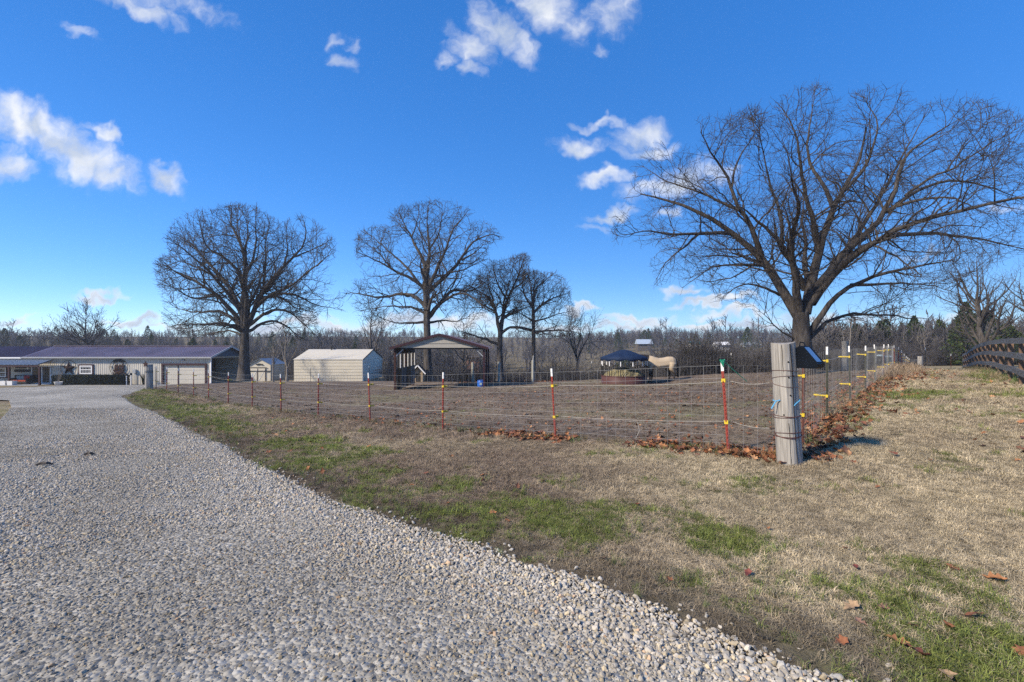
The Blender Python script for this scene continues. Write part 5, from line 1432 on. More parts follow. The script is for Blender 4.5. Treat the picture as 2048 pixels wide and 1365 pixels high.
m = MB(); m.box((Wk / 2, -.06, eh - .04), (Wk, .08, .10)); m.build('header', M['black_iron'], cp_)
for s_ in (0, 1):
    for k in range(4):
        y = .0 + Dk * k / 3
        xa = 0 if s_ == 0 else Wk
        m = MB(); m.bar((xa, y + .06, eh), (Wk / 2, y + .06, ph - .03), .06, .06); m.build('rafter', M['grey_trim'], cp_)
# left side: rubber sheets below, pale uprights and dark slats above
for k in range(4):
    y0 = Dk * k / 4 + .06; y1 = Dk * (k + 1) / 4 - .02
    m = MB(); m.box((.09, (y0 + y1) / 2, .62), (.04, y1 - y0, 1.3)); m.build('side_sheet', M['solar_case'] if k % 2 == 0 else M['blue_sheet'], cp_)
for k in range(5):
    y = .25 + Dk * (k + .3) / 5
    m = MB(); m.box((.09, y, 1.72), (.05, .24, .92)); m.build('dark_slat', M['dark'], cp_)
    m = MB(); m.box((.13, y + .28, 1.72), (.05, .09, .90)); m.build('pale_upright', M['white'], cp_)
m = MB(); m.box((.09, Dk / 2, eh - .1), (.05, Dk, .5)); m.build('top_sheet', M['dark'], cp_)
# blue drum under it
p = at(962, 776, 30.0); z = g1(p.x, p.y)
dm_ = empty('blue_drum', (p.x, p.y, z), 0, 'bright blue plastic drum beside the right carport post', 'drum')
m = MB(); m.lathe([(0, 0), (.19, 0), (.23, .06), (.235, .2), (.225, .22), (.235, .24), (.23, .38), (.18, .44), (0, .45)], 20); m.build('body', mat('blue_plastic', (.015, .10, .42), .4, var=.1), dm_, True)
m = MB(); m.box((0, -.238, .22), (.14, .012, .14)); m.build('sticker', M['pale_blue'], dm_)
m = MB(); m.tube([(.2 * math.cos(2 * math.pi * i / 18), .2 * math.sin(2 * math.pi * i / 18), .43) for i in range(19)], .02, 5, False); m.build('rim', mat('blue_plastic_rim', (.012, .07, .30), .4), dm_)
# little A-frame dog house behind
p = at(836, 758, 38.4); z = g1(p.x, p.y)
dh = empty('dog_house', (p.x, p.y, z), 0, 'small dog house with white trimmed pitched roof beside the carport oak trunk', 'dog house')
m = MB(); m.prism([(-.38, 0, 0), (.38, 0, 0), (.38, 0, .75), (0, 0, 1.15), (-.38, 0, .75)], (0, .9, 0)); m.build('body', M['tan_wood'], dh)
for s_ in (-1, 1):
    m = MB(); m.bar((s_ * .62, .4, .62), (0, .4, 1.30), 1.2, .05, (0, 0, 1)); m.build('roof_panel', M['dark'], dh)
    m = MB(); m.bar((s_ * .64, -.22, .62), (0, -.22, 1.31), .04, .09); m.build('roof_trim', M['white'], dh)
m = MB(); m.box((.0, -.012, .32), (.36, .02, .6)); m.build('doorway', M['dark'], dh)

# ------------------------------------------------------------------ hay feeder with blue canopy
p = at(1248, 765, 28.0); z = g1(p.x, p.y)
hf = empty('hay_feeder', (p.x, p.y, z), 0, 'round brown hay feeder with scalloped dark blue canopy', 'feeder')
M['ring'] = mat('brown_sheet_metal', (.06, .026, .024), .6, col2=(.10, .045, .04), scale=1.5, spec=.25)
M['canopy'] = mat('dark_blue_canopy', (.008, .018, .048), .7, col2=(.014, .028, .066), scale=2, spec=.15)
M['hay'] = mat('hay', (.15, .13, .065), .95, col2=(.26, .22, .12), scale=9, bump=.8, bscale=30)
rr = 1.29; n = 36
m = MB(); m.lathe([(rr, 0), (rr, .44), (rr - .03, .44), (rr - .03, 0)], n); m.tube([(rr * math.cos(2 * math.pi * i / n), rr * math.sin(2 * math.pi * i / n), .45) for i in range(n + 1)], .025, 6, False); m.build('ring', M['ring'], hf, True)
m = MB(); pr = [(1.22, .05), (1.2, .40), (1.05, .58), (.8, .74), (.45, .84), (0, .86)]; m.lathe(pr, 26)
m.v = [(x + random.gauss(0, .03), y + random.gauss(0, .03), zz + random.gauss(0, .035)) for x, y, zz in m.v]; m.build('hay', M['hay'], hf)
for k in range(12):
    a0 = 2 * math.pi * (k + .3) / 12; ca, sa = math.cos(a0), math.sin(a0)
    m = MB(); m.tube([(rr * ca, rr * sa, .44), (rr * ca, rr * sa, 1.02)], .022, 6); m.build('lower_pole', M['black_iron'], hf)
    m = MB(); m.tube([(rr * ca, rr * sa, 1.02), (rr * ca, rr * sa, 1.46)], .026, 6); m.build('upper_pole', M['white'], hf)
    m = MB(); q = []
    for i in range(9):
        aa = a0 + (.10 if i in (0, 8) else .10) + (2 * math.pi / 12 - .20) * i / 8
        q.append((rr * math.cos(aa), rr * math.sin(aa), .98 + .10 * math.sin(math.pi * i / 8)))
    q = [(q[0][0], q[0][1], .44)] + q + [(q[-1][0], q[-1][1], .44)]
    m.tube(q, .016, 5); m.build('hoop', M['black_iron'], hf)
m = MB(); nn = 72; prof = [(0, 1.94), (.25, 1.91), (.62, 1.78), (1.0, 1.63), (1.32, 1.52)]
V = []
for r_, zz in prof:
    for j in range(nn): V.append((r_ * math.cos(2 * math.pi * j / nn), r_ * math.sin(2 * math.pi * j / nn), zz - (.03 * (r_ / 1.3) * (1 - abs(math.cos(6 * 2 * math.pi * j / nn))))))
for j in range(nn): V.append((1.34 * math.cos(2 * math.pi * j / nn), 1.34 * math.sin(2 * math.pi * j / nn), 1.40 - .10 * abs(math.sin(6 * 2 * math.pi * j / nn + .9))))
K = len(prof) + 1
m.add(V, [(i * nn + j, i * nn + (j + 1) % nn, (i + 1) * nn + (j + 1) % nn, (i + 1) * nn + j) for i in range(K - 1) for j in range(nn)]); o = m.build('canopy', M['canopy'], hf, True)
md = o.modifiers.new('thick', 'SOLIDIFY'); md.thickness = .012

# ------------------------------------------------------------------ horse
M['coat'] = bpy.data.materials.new('buckskin_coat'); M['coat'].use_nodes = True
t = M['coat'].node_tree; b = t.nodes['Principled BSDF']; b.inputs['Roughness'].default_value = .75
tcn = t.nodes.new('ShaderNodeTexCoord'); sxyz = t.nodes.new('ShaderNodeSeparateXYZ'); t.links.new(tcn.outputs['Object'], sxyz.inputs[0])
nz = t.nodes.new('ShaderNodeTexNoise'); nz.inputs['Scale'].default_value = 5; t.links.new(tcn.outputs['Object'], nz.inputs['Vector'])
ad = t.nodes.new('ShaderNodeMath'); ad.operation = 'MULTIPLY_ADD'; ad.inputs[1].default_value = .22; t.links.new(nz.outputs['Fac'], ad.inputs[0]); t.links.new(sxyz.outputs['Z'], ad.inputs[2])
rp = t.nodes.new('ShaderNodeValToRGB'); e = rp.color_ramp.elements; e[0].position = .60; e[0].color = (.018, .014, .012, 1); e[1].position = .84; e[1].color = (.38, .285, .185, 1); e.new(.97).color = (.45, .355, .245, 1)
t.links.new(ad.outputs[0], rp.inputs[0]); t.links.new(rp.outputs[0], b.inputs['Base Color'])
M['hair'] = mat('dark_horse_hair', (.018, .013, .011), .7, spec=.3)
p = at(1320, 766, 28.6); hz_ = g1(p.x, p.y)
horse = empty('horse', (p.x, p.y, hz_), 0, 'buckskin horse with dark mane, tail and legs eating at the feeder', 'horse')
# x along the body (head to -x), z up: oval sections for trunk, neck and head, tapered legs, welded into one skin
rings = [(.90, 1.13, .05, .07), (.85, 1.12, .15, .19), (.70, 1.11, .235, .295), (.48, 1.09, .27, .32), (.22, 1.04, .28, .31), (-.08, 1.01, .29, .32), (-.34, 1.04, .275, .345), (-.54, 1.10, .235, .36), (-.70, 1.17, .175, .32),
         (-.86, 1.26, .12, .235), (-1.05, 1.33, .10, .18), (-1.22, 1.34, .088, .145), (-1.34, 1.27, .088, .13), (-1.44, 1.14, .08, .11), (-1.52, 1.01, .062, .08), (-1.56, .94, .05, .055), (-1.575, .90, .02, .02)]
m = MB(); nn = 18; V = []
for i in range(len(rings)):
    x, zc, hw, hh = rings[i]; x0, z0 = rings[max(i - 1, 0)][:2]; x1, z1 = rings[min(i + 1, len(rings) - 1)][:2]
    tx, tz = x1 - x0, z1 - z0; l_ = math.hypot(tx, tz); nx, nz = tz / l_, -tx / l_
    if nz < 0: nx, nz = -nx, -nz
    for k in range(nn):
        a_ = 2 * math.pi * k / nn; V.append((x + nx * hh * math.sin(a_), hw * math.cos(a_) * (1.06 if math.sin(a_) < 0 else .94), zc + nz * hh * math.sin(a_)))
Fc = [(i * nn + k, i * nn + (k + 1) % nn, (i + 1) * nn + (k + 1) % nn, (i + 1) * nn + k) for i in range(len(rings) - 1) for k in range(nn)]
Fc += [tuple(range(nn - 1, -1, -1)), tuple((len(rings) - 1) * nn + k for k in range(nn))]
m.add(V, Fc)
for sy, dx in ((-.15, -.10), (.15, .10)):
    m.tube([(-.50 + dx * .3, sy * .9, 1.0), (-.50 + dx * .6, sy, .80), (-.50 + dx, sy, .62), (-.51 + dx, sy, .46), (-.50 + dx, sy, .40), (-.50 + dx, sy, .20), (-.53 + dx, sy, .11), (-.55 + dx, sy, .05), (-.57 + dx, sy, .0)], [.15, .125, .082, .062, .056, .042, .048, .06, .07], 12)
for sy, dx in ((-.15, .06), (.15, -.10)):
    m.tube([(.62 + dx * .4, sy * .9, 1.05), (.56 + dx * .7, sy, .86), (.54 + dx, sy, .70), (.66 + dx, sy, .54), (.69 + dx, sy, .47), (.67 + dx, sy, .24), (.64 + dx, sy, .12), (.61 + dx, sy, .05), (.59 + dx, sy, .0)], [.22, .18, .125, .075, .066, .046, .050, .06, .07], 12)
hm = m.mesh('horse_body', M['coat'])
ho = bpy.data.objects.new('horse_tmp', hm); C.objects.link(ho)
md = ho.modifiers.new('weld', 'REMESH'); md.mode = 'VOXEL'; md.voxel_size = .022
md = ho.modifiers.new('soft', 'SMOOTH'); md.factor = .5; md.iterations = 6
bpy.context.view_layer.update()
dg = bpy.context.evaluated_depsgraph_get()
bm_ = bpy.data.meshes.new_from_object(ho.evaluated_get(dg), depsgraph=dg)
bpy.data.objects.remove(ho)
bm_.materials.clear(); bm_.materials.append(M['coat']); bm_.polygons.foreach_set('use_smooth', [True] * len(bm_.polygons))
link('body', bm_, horse); horse.scale = (1.07, 1.07, 1.07)
m = MB()
for i in range(26):
    t_ = i / 25; a0 = Vector((-.62 - .62 * t_, .0, 1.45 + .05 * min(1, t_ * 2.2))); m.tube([a0, a0 + Vector((-.03, -.10, -.06)), a0 + Vector((-.04, -.16, -.24 - .05 * random.random()))], [.03, .03, .012], 5)
m.tube([(-.60, 0, 1.45), (-.9, 0, 1.49), (-1.2, 0, 1.48)], .03, 6); m.build('mane', M['hair'], horse)
m = MB()
for i in range(16):
    yy_ = random.uniform(-.05, .05); m.tube([(.86, yy_, 1.22), (.98, yy_ * 1.5, 1.04), (1.02 + random.uniform(-.04, .05), yy_ * 2, .6), (1.0 + random.uniform(-.05, .06), yy_ * 2, .28 + random.uniform(-.05, .1))], [.03, .045, .04, .008], 5)
m.build('tail', M['hair'], horse)
for sy in (-1, 1):
    m = MB(); m.lathe([(.035, 0), (.03, .07), (0, .14)], 7, (-1.28, sy * .06, 1.42)); m.build('ear', M['coat'], horse)

# ------------------------------------------------------------------ dark feed bins behind the mesh fence
for px, py, w_, h_, lab in ((1761, 743, .34, .75, 'black feed barrel with pale blue lid behind the mesh fence, nearer of two'), (1777, 738, .40, .72, 'dark teal feed barrel behind the mesh fence, farther of two')):
    Yb = 24.5 if px < 1770 else 26.5
    p = at(px, py, Yb); z = g1(p.x, p.y)
    o = empty('feed_barrel', (p.x, p.y, z), 0, lab, 'barrel', 'feed barrels')
    m = MB(); m.lathe([(0, 0), (w_ * .5, 0), (w_ * .55, h_ * .3), (w_ * .52, h_ * .34), (w_ * .55, h_ * .38), (w_ * .5, h_ * .95), (0, h_)], 16); m.build('body', M['solar_case'] if px < 1770 else mat('teal_plastic', (.01, .05, .06), .5), o, True)
    m = MB(); m.lathe([(0, h_ + .06), (w_ * .44, h_ + .05), (w_ * .5, h_ - .02)], 16); m.build('lid', M['pale_blue'], o, True)

# ------------------------------------------------------------------ houses on the far hillside
def far_house(px, py, w_px, wall_px, roof_px, Y, wall, roofm, label):
    a = at(px, py, Y); u_ = Y / F; w_ = w_px * u_; h = wall_px * u_; rh = roof_px * u_; d_ = w_ * .6
    zb = min(g1(a.x, Y), a.z)
    o = empty('hillside_house', (a.x, Y, zb), 0, label, 'house')
    H = a.z - zb + h
    m = MB(); m.box((0, d_ / 2, H / 2), (w_, d_, H)); m.build('wall', wall, o)
    m = MB()
    m.add([(-w_ * .54, -.6, H - .1), (w_ * .54, -.6, H - .1), (w_ * .54, d_ / 2, H + rh), (-w_ * .54, d_ / 2, H + rh), (-w_ * .54, d_ + .6, H - .1), (w_ * .54, d_ + .6, H - .1)], [(0, 1, 2, 3), (3, 2, 5, 4), (0, 3, 4), (1, 5, 2)]); m.build('roof', roofm, o)
    for f in (-.28, .1, .32):
        m = MB(); m.box((w_ * f, -.03, H - h * .45), (w_ * .09, .06, h * .35)); m.build('window', M['glass'], o)
M['far_roof'] = mat('pale_blue_far_roof', (.34, .40, .47), .5); M['green_roof'] = mat('green_far_roof', (.02, .11, .11), .6); M['far_wall'] = mat('dark_far_wall', (.10, .085, .07), .8)
far_house(1290, 693, 29, 5, 9, 190, M['far_wall'], M['far_roof'], 'far hillside barn with pale blue metal roof above the feeder canopy')
far_house(1391, 695, 20, 8, 4, 210, M['cream'], M['green_roof'], 'far hillside house with green roof among bare trees')
far_house(1446, 699, 26, 9, 6, 180, M['white'], M['white'], 'white far building half hidden by branches, left of two white ones')
far_house(1505, 698, 30, 8, 5, 200, M['white'], M['grey_trim'], 'white far building half hidden by branches near the corner post')
far_house(945, 728, 26, 14, 5, 95, mat('brick_far_wall', (.20, .115, .085), .9), M['far_wall'], 'brownish far shed seen under the carport roof')

# ------------------------------------------------------------------ woods, brush and cedars
def merged(groups, material, name):
    Vs = []; Qs = []; o = 0
    for P, Rd, n, tr in groups:
        V, Q = tubes_np(P, Rd, n if n < 5 else 4); Vs.append(V); Qs.append(Q + o); o += len(V)
    return np_mesh(name, np.concatenate(Vs), np.concatenate(Qs), material)
far_protos = []
for i in range(6):
    rng = np.random.default_rng(100 + i)
    far_protos.append(merged(auto_tree(rng, 8.0, 3.6, .20, levels=3, tw=.036, nl=15, up=.07, fork=.18, ang=(46, 10), dens=.75, fine=False), M['twig_far'] if i % 2 else M['twig_dark'], f'far_tree_{i}'))
shrub_protos = []
for i in range(5):
    rng = np.random.default_rng(200 + i); P = []; K = 6
    ns = 26; st = np.zeros((ns, K, 3)); a = rng.random(ns) * 6.28; d = np.stack([np.cos(a) * .5, np.sin(a) * .5, np.ones(ns)], 1); d /= np.linalg.norm(d, axis=1, keepdims=True)
    st[:, 0, :2] = rng.normal(size=(ns, 2)) * .25; ln = rng.uniform(1.2, 2.6, ns)
    for k in range(1, K):
        d = d + rng.normal(size=(ns, 3)) * .22; d /= np.linalg.norm(d, axis=1, keepdims=True); st[:, k] = st[:, k - 1] + d * (ln / (K - 1))[:, None]
    sr = np.repeat((.022 * (1 - .8 * np.linspace(0, 1, K)))[None], ns, 0)
    A, AR = spawn(rng, st, sr, 3.2, (48, 14), lambda t, l, g: .35 + .55 * g.random(len(t)), 4, .02, .2, .12, .6, .010)
    B_, BR = spawn(rng, A, AR, 3.4, (45, 14), lambda t, l, g: .15 + .3 * g.random(len(t)), 3, .02, .2, .15, .7, .008)
    shrub_protos.append(merged([(st, sr, 4, True), (A, AR, 3, False), (B_, BR, 3, False)], M['twig_far'] if i % 2 else M['twig_dark'], f'shrub_{i}'))
def cedar_mesh(seed, H=6.0, Rm=1.7, n=2600):
    rng = np.random.default_rng(seed)
    z = rng.random(n) ** 1.25; a = rng.random(n) * 6.283
    prof = np.clip(1.02 - z, 0, 1) ** .75 * (.6 + .4 * np.minimum(1, z * 6)) * Rm
    lob = 1 + .28 * np.sin(a * 3 + z * 9 + seed) + .2 * np.sin(a * 5 - z * 17)
    r = prof * lob * (.45 + .55 * rng.random(n) ** .4)
    P = np.stack([r * np.cos(a), r * np.sin(a), .25 + z * H], 1)
    d1 = np.stack([np.cos(a) * .6, np.sin(a) * .6, .5 + rng.normal(size=n) * .4], 1) + rng.normal(size=(n, 3)) * .4; d1 /= np.linalg.norm(d1, axis=1, keepdims=True)
    d2 = np.cross(d1, rng.normal(size=(n, 3))); d2 /= np.linalg.norm(d2, axis=1, keepdims=True)
    s = rng.uniform(.10, .26, n)[:, None]
    V = np.concatenate([P - d1 * s, P + d2 * s * .5, P + d1 * s, P - d2 * s * .5]); i_ = np.arange(n)
    Q = np.stack([i_, i_ + n, i_ + 2 * n, i_ + 3 * n], 1)
    return np_mesh('cedar_crown', V, Q, M['cedar'])
def cedar(px, py, Y, H, Rm, label, seed):
    p = at(px, py, Y); z = g1(p.x, p.y)
    o = empty('cedar_tree', (p.x, p.y, z - .05), 0, label, 'tree', 'evergreen cedars')
    link('crown', cedar_mesh(seed, H, Rm), o)
    MB().tube([(0, 0, 0), (.02, .02, H * .5), (0, 0, H * .9)], [.14, .09, .02], 6).build('trunk', M['bark_elm'], o)
cedar(1712, 715, 66, 5.6, 2.6, 'broad yellow green cedar just right of the tall bare tree trunk', 1)
cedar(1760, 716, 68, 6.0, 2.2, 'dark cedar behind the first white tipped posts of the mesh fence', 2)
cedar(1828, 714, 70, 6.6, 2.0, 'pointed dark cedar at the middle of the woods edge', 3)
cedar(1932, 712, 58, 7.4, 2.1, 'tall dark cedar left of the fan shaped grey tree', 4)
cedar(2015, 706, 60, 4.8, 3.0, 'low spreading cedar behind the top board of the black fence', 5)
cedar(1885, 714, 76, 5.4, 2.0, 'small cedar deep in the woods between two taller ones', 6)
cedar(1376, 752, 37, 2.2, 1.1, 'small green cedar bush just behind the horse', 7)
cedar(1250, 700, 120, 5.2, 2.2, 'light green cedar on the slope above the feeder canopy', 8)
cedar(1495, 690, 170, 9.0, 3.4, 'dark conical cedar on the far hill left of the corner post', 9)
cedar(1290, 675, 215, 7.5, 4.5, 'dark cedar clump at the crest above the far blue roofed barn', 10)
cedar(450, 740, 62, 4.0, 2.2, 'dark cedar close behind the house gable', 11)
far_cedars = [cedar_mesh(60 + i, 6.5, 2.0, 1200) for i in range(3)]
def wood(name, label, boxes, protos, seed, hs, tint=None):
    rng = np.random.default_rng(seed); P = []
    F_ = []
    for bx_ in boxes:
        px0, px1, y0, y1, n = bx_[:5]; F_.append(np.full(n, bx_[5] if len(bx_) > 5 else 1.0))
        Y = rng.uniform(y0, y1, n); px = rng.uniform(px0, px1, n)
        P.append(np.stack([(px - 1024) / F * Y, Y], 1))
    P = np.concatenate(P); n = len(P)
    z = gz(P[:, 0], P[:, 1]) - .1
    s = rng.uniform(hs[0], hs[1], n) * (.62 + .75 * fbm(P[:, 0] / 14, P[:, 1] / 30, seed, 3)) * np.concatenate(F_)
    rot = np.stack([rng.normal(size=n) * .05, rng.normal(size=n) * .05, rng.random(n) * 6.283], 1)
    sc = np.stack([s * rng.uniform(.85, 1.25, n), s * rng.uniform(.85, 1.25, n), s], 1)
    return scatter(name, np.column_stack([P, z]), rot, sc, rng.integers(0, len(protos), n), proto_collection(name + '_kinds', protos), None, label)
# distant wooded hills (one mass)
wood('distant_woods', 'mass of bare grey woodland on the hills along the horizon',
     [(-300, 620, 105, 150, 560, .78), (-400, 720, 150, 280, 1000, .70), (560, 1250, 150, 330, 800, .82), (600, 1010, 95, 150, 240), (1010, 1230, 120, 170, 26), (1230, 1660, 215, 330, 520), (1300, 1660, 110, 165, 75), (1120, 1320, 210, 300, 190), (1600, 2500, 95, 200, 480), (-100, 700, 120, 200, 10, 1.3), (700, 1250, 150, 260, 22, 1.5), (1230, 1660, 190, 260, 26, 1.75), (1600, 2200, 90, 150, 22, 1.5)], far_protos, 301, (.5, .98))
wood('woodland', 'dense dark bare woods edge beyond the mesh fence', [(1640, 2400, 64, 96, 330), (1640, 1930, 62, 72, 70)], far_protos, 302, (.45, .85))
wood('brush', 'tangled bare brush behind the paddock', [(1050, 1560, 40, 62, 230), (1330, 1600, 33.5, 40, 70), (780, 1080, 46, 75, 210), (1560, 1760, 33, 58, 120), (470, 700, 60, 85, 130), (1620, 2100, 58, 66, 190)], shrub_protos, 303, (.55, 1.15))
wood('distant_cedars', 'scattered dark evergreens in the far woods', [(-200, 700, 110, 200, 60), (1100, 1650, 190, 300, 34), (1640, 2300, 66, 110, 46), (600, 1000, 120, 220, 20)], far_cedars, 304, (.55, 1.1))

# ------------------------------------------------------------------ gravel stones
stone_m = tint_mat('limestone_chip', .85, jit=.22, bscale=60, spec=.2)
stones = []
for i in range(8):
    bm = bmesh.new(); bmesh.ops.create_icosphere(bm, subdivisions=2 if i < 4 else 1, radius=1)
    rng = np.random.default_rng(400 + i); cuts = [Vector(rng.normal(size=3)).normalized() for _ in range(10)]; lim = [rng.uniform(.48, .80) for _ in cuts]
    for v_ in bm.verts:
        for c_, l_ in zip(cuts, lim):
            d_ = v_.co.dot(c_)
            if d_ > l_: v_.co -= c_ * (d_ - l_)
        v_.co.x *= rng.uniform(.96, 1.04) * 1.15; v_.co.z *= .72
    me = bpy.data.meshes.new(f'stone_{i}'); bm.to_mesh(me); bm.free(); me.materials.append(stone_m); stones.append(me)
def stone_field(y0, y1, sp, seed, lim=1.22):
    rng = np.random.default_rng(seed)
    ys_ = np.arange(y0, y1, sp); P = []
    for y in ys_:
        x0 = max(-lim * y - 1.2, xl(y) + .02); x1 = min(float(xr(y)) + .10, lim * y + 1.2)
        if x1 <= x0: continue
        xs = np.arange(x0, x1, sp); P.append(np.stack([xs + rng.uniform(-.5, .5, len(xs)) * sp, y + rng.uniform(-.5, .5, len(xs)) * sp], 1))
    return np.concatenate(P)
P1 = stone_field(1.2, 5.0, .0180, 1); P2 = stone_field(5.0, 9.0, .024, 2); P3 = stone_field(9.0, 17.0, .042, 3)
SP = np.concatenate([P1, P2, P3]); n = len(SP); rng = np.random.default_rng(9)
sp_ = np.concatenate([np.full(len(P1), .0180), np.full(len(P2), .022), np.full(len(P3), .030)])
dE = -edge_d(SP[:, 0], SP[:, 1])
keep = (dE > 0) | (rng.random(n) < np.exp(dE / .09) * .6)
SP = SP[keep]; sp_ = sp_[keep]; dE = dE[keep]; n = len(SP)
# a finer layer of chips and grit between the stones
gk = rng.random(n) < np.where(SP[:, 1] < 6, .75, .2); GQ = SP[gk] + rng.uniform(-.5, .5, (gk.sum(), 2)) * .02
SP = np.concatenate([SP, GQ]); sp_ = np.concatenate([sp_, sp_[gk] * .50]); dE = np.concatenate([dE, dE[gk]]); n = len(SP)
# stray stones on the grass verge
ns = 600; ry_ = rng.uniform(1.6, 12, ns) ; rx_ = xr(ry_) + rng.exponential(.11, ns)
SP = np.concatenate([SP, np.stack([rx_, ry_], 1)]); sp_ = np.concatenate([sp_, np.full(ns, .022)]); dE = np.concatenate([dE, np.full(ns, -.2)]); n = len(SP)
size = sp_ * rng.lognormal(-.68, .40, n)
coarse = sstep(.42, .62, fbm(SP[:, 0] / 1.6, SP[:, 1] / 1.6, 71, 3)) 
edge_c = sstep(1.1, .1, dE)
size = size * (.80 + .38 * coarse + .22 * edge_c)
size = np.minimum(size, .024)
trk = np.exp(-((dE - 1.55) / .38) ** 2) + np.exp(-((dE - 3.2) / .42) ** 2)
worn0 = np.clip(sstep(.48, .64, fbm(SP[:, 0] / 2.1 + 9, SP[:, 1] / 2.4, 73, 3)) * .9 + .65 * trk * fbm(SP[:, 0] / .8, SP[:, 1] / .8, 75, 2) * 1.5, 0, 1) * (1 - edge_c)
size = size * (1 - .30 * worn0)
z = gz(SP[:, 0], SP[:, 1]) + .019 + .018 * (fbm(SP[:, 0] / 1.3, SP[:, 1] / 1.3, 44, 3) - .5) * sstep(0, .6, dE) + size * (.34 - .18 * worn0)
z = np.where(dE < 0, gz(SP[:, 0], SP[:, 1]) + size * .2 + .006, z)
v1 = rng.random(n); val = .25 + .22 * v1 ** 1.1
fine_ = sstep(.50, .36, fbm(SP[:, 0] / 1.6, SP[:, 1] / 1.6, 71, 3))
worn = worn0
val = val * (1 - .20 * worn) * (1 + .08 * edge_c)
col = np.stack([val * 1.06, val * .95, val * .78], 1)
col = col * (1 - worn0[:, None] * np.array((.10, .13, .19)))
hue = rng.random(n)
col[hue < .16] *= np.array((1.08, 1.0, .82)); col[hue > .80] *= np.array((.93, .98, 1.05)); col[(hue > .16) & (hue < .19)] *= np.array((1.1, .86, .68)); 
dk = rng.random(n) < .08; col[dk] *= .6
scatter('gravel', np.column_stack([SP, z]), np.stack([rng.normal(size=n) * .5, rng.normal(size=n) * .5, rng.random(n) * 6.283], 1), size[:, None] * np.stack([rng.uniform(.8, 1.2, n), rng.uniform(.8, 1.2, n), rng.uniform(.75, 1.1, n)], 1) * .82, rng.integers(0, 8, n), proto_collection('stone_kinds', stones), col, 'crushed limestone stones covering the driveway')

# ------------------------------------------------------------------ grass
blade_m = tint_mat('dead_grass_blade', .9, jit=.30, bscale=9, spec=.08)
def tuft(seed, nb, h, spread, lean, w):
    rng = np.random.default_rng(seed); V = []; Q = []
    for _ in range(nb):
        a = rng.random() * 6.283; r = spread * rng.random() ** .5; b0 = np.array((r * math.cos(a), r * math.sin(a), -.004)); hh = h * rng.uniform(.55, 1.15)
        a2 = rng.random() * 6.283; ln = lean * rng.uniform(.3, 1.3)
        d = np.array((math.cos(a2), math.sin(a2), 0)); s = np.array((-math.sin(a2), math.cos(a2), 0)) * w * rng.uniform(.7, 1.3)
        p1 = b0 + d * hh * ln * .35 + np.array((0, 0, hh * .6)); p2 = b0 + d * hh * ln + np.array((0, 0, hh * (1 - .35 * min(ln, 1.4))))
        i = len(V); V += [b0 - s, b0 + s, p1 - s * .75, p1 + s * .75, p2 - s * .12, p2 + s * .12]; Q += [(i, i + 1, i + 3, i + 2), (i + 2, i + 3, i + 5, i + 4)]
    return np_mesh(f'tuft_{seed}', np.array(V), np.array(Q), blade_m)
tufts = [tuft(500 + i, 16, .040, .030, 1.5, .0014) for i in range(5)] + [tuft(520 + i, 14, .060, .030, 1.2, .0016) for i in range(3)]
def lawn_pts(y0, y1, sp, seed, lim=1.2):
    rng = np.random.default_rng(seed); P = []
    for y in np.arange(y0, y1, sp):
        x0 = max(-lim * y - .8, float(xr(y)) - .22); x1 = lim * y + 1.3
        if x1 <= x0: continue
        xs = np.arange(x0, x1, sp); P.append(np.stack([xs + rng.uniform(-.6, .6, len(xs)) * sp, y + rng.uniform(-.6, .6, len(xs)) * sp], 1))
    return np.concatenate(P)
G1 = lawn_pts(1.4, 5.0, .030, 11); G2 = lawn_pts(5.0, 9.0, .046, 12); G3 = lawn_pts(9.0, 16.0, .085, 13); G4 = lawn_pts(16, 30, .19, 14)
GP = np.concatenate([G1, G2, G3, G4]); gs = np.concatenate([np.full(len(G1), 1.0), np.full(len(G2), 1.25), np.full(len(G3), 1.8), np.full(len(G4), 2.6)])
rng = np.random.default_rng(77)
q1 = (GP[:, 0] - FA[0]) * D2[0] + (GP[:, 1] - FA[1]) * D2[1]; q2 = (GP[:, 0] - FA[0]) * D1[0] + (GP[:, 1] - FA[1]) * D1[1]
padk = (q1 > .25) & (q2 > .25)
dE = edge_d(GP[:, 0], GP[:, 1])
prob = np.where(padk, .30, 1.0) * np.clip(.12 + dE * 1.6, .10, 1)
inL = in_drive(GP[:, 0], GP[:, 1]) & (dE < -.03)
keep = (rng.random(len(GP)) < prob) & (~inL | ((dE > -.22) & (rng.random(len(GP)) < .25)))
GP = GP[keep]; gs = gs[keep]; padk = padk[keep]; dE = dE[keep]; n = len(GP)
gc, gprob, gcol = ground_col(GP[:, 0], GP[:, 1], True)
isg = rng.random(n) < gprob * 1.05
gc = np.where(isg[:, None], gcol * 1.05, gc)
lum = gc.mean(1, keepdims=True)
v_ = rng.random(n)[:, None]
tan_ = np.array((.40, .325, .215)); brn = np.array((.20, .145, .105))
gc = gc * (.65 + .85 * v_) * (.72 + .56 * fbm(GP[:, 0] / .22, GP[:, 1] / .22, 55, 2))[:, None]
mixp = ((rng.random(n) < .28) & ~isg)[:, None]; gc = np.where(mixp, gc * .5 + tan_ * lum / .24 * .62, gc)
clump = fbm(GP[:, 0] / .22, GP[:, 1] / .22, 55, 2)
hgt = rng.uniform(.6, 1.25, n) * (.55 + .95 * clump) * np.where(isg, 1.25, 1.0) * np.where(padk, .55, 1.0)
z = gz(GP[:, 0], GP[:, 1]) + (fbm(GP[:, 0] / .8, GP[:, 1] / .8, 91, 3) - .5) * .035
pick = np.where(isg & (rng.random(n) < .5), rng.integers(5, 8, n), rng.integers(0, 5, n))
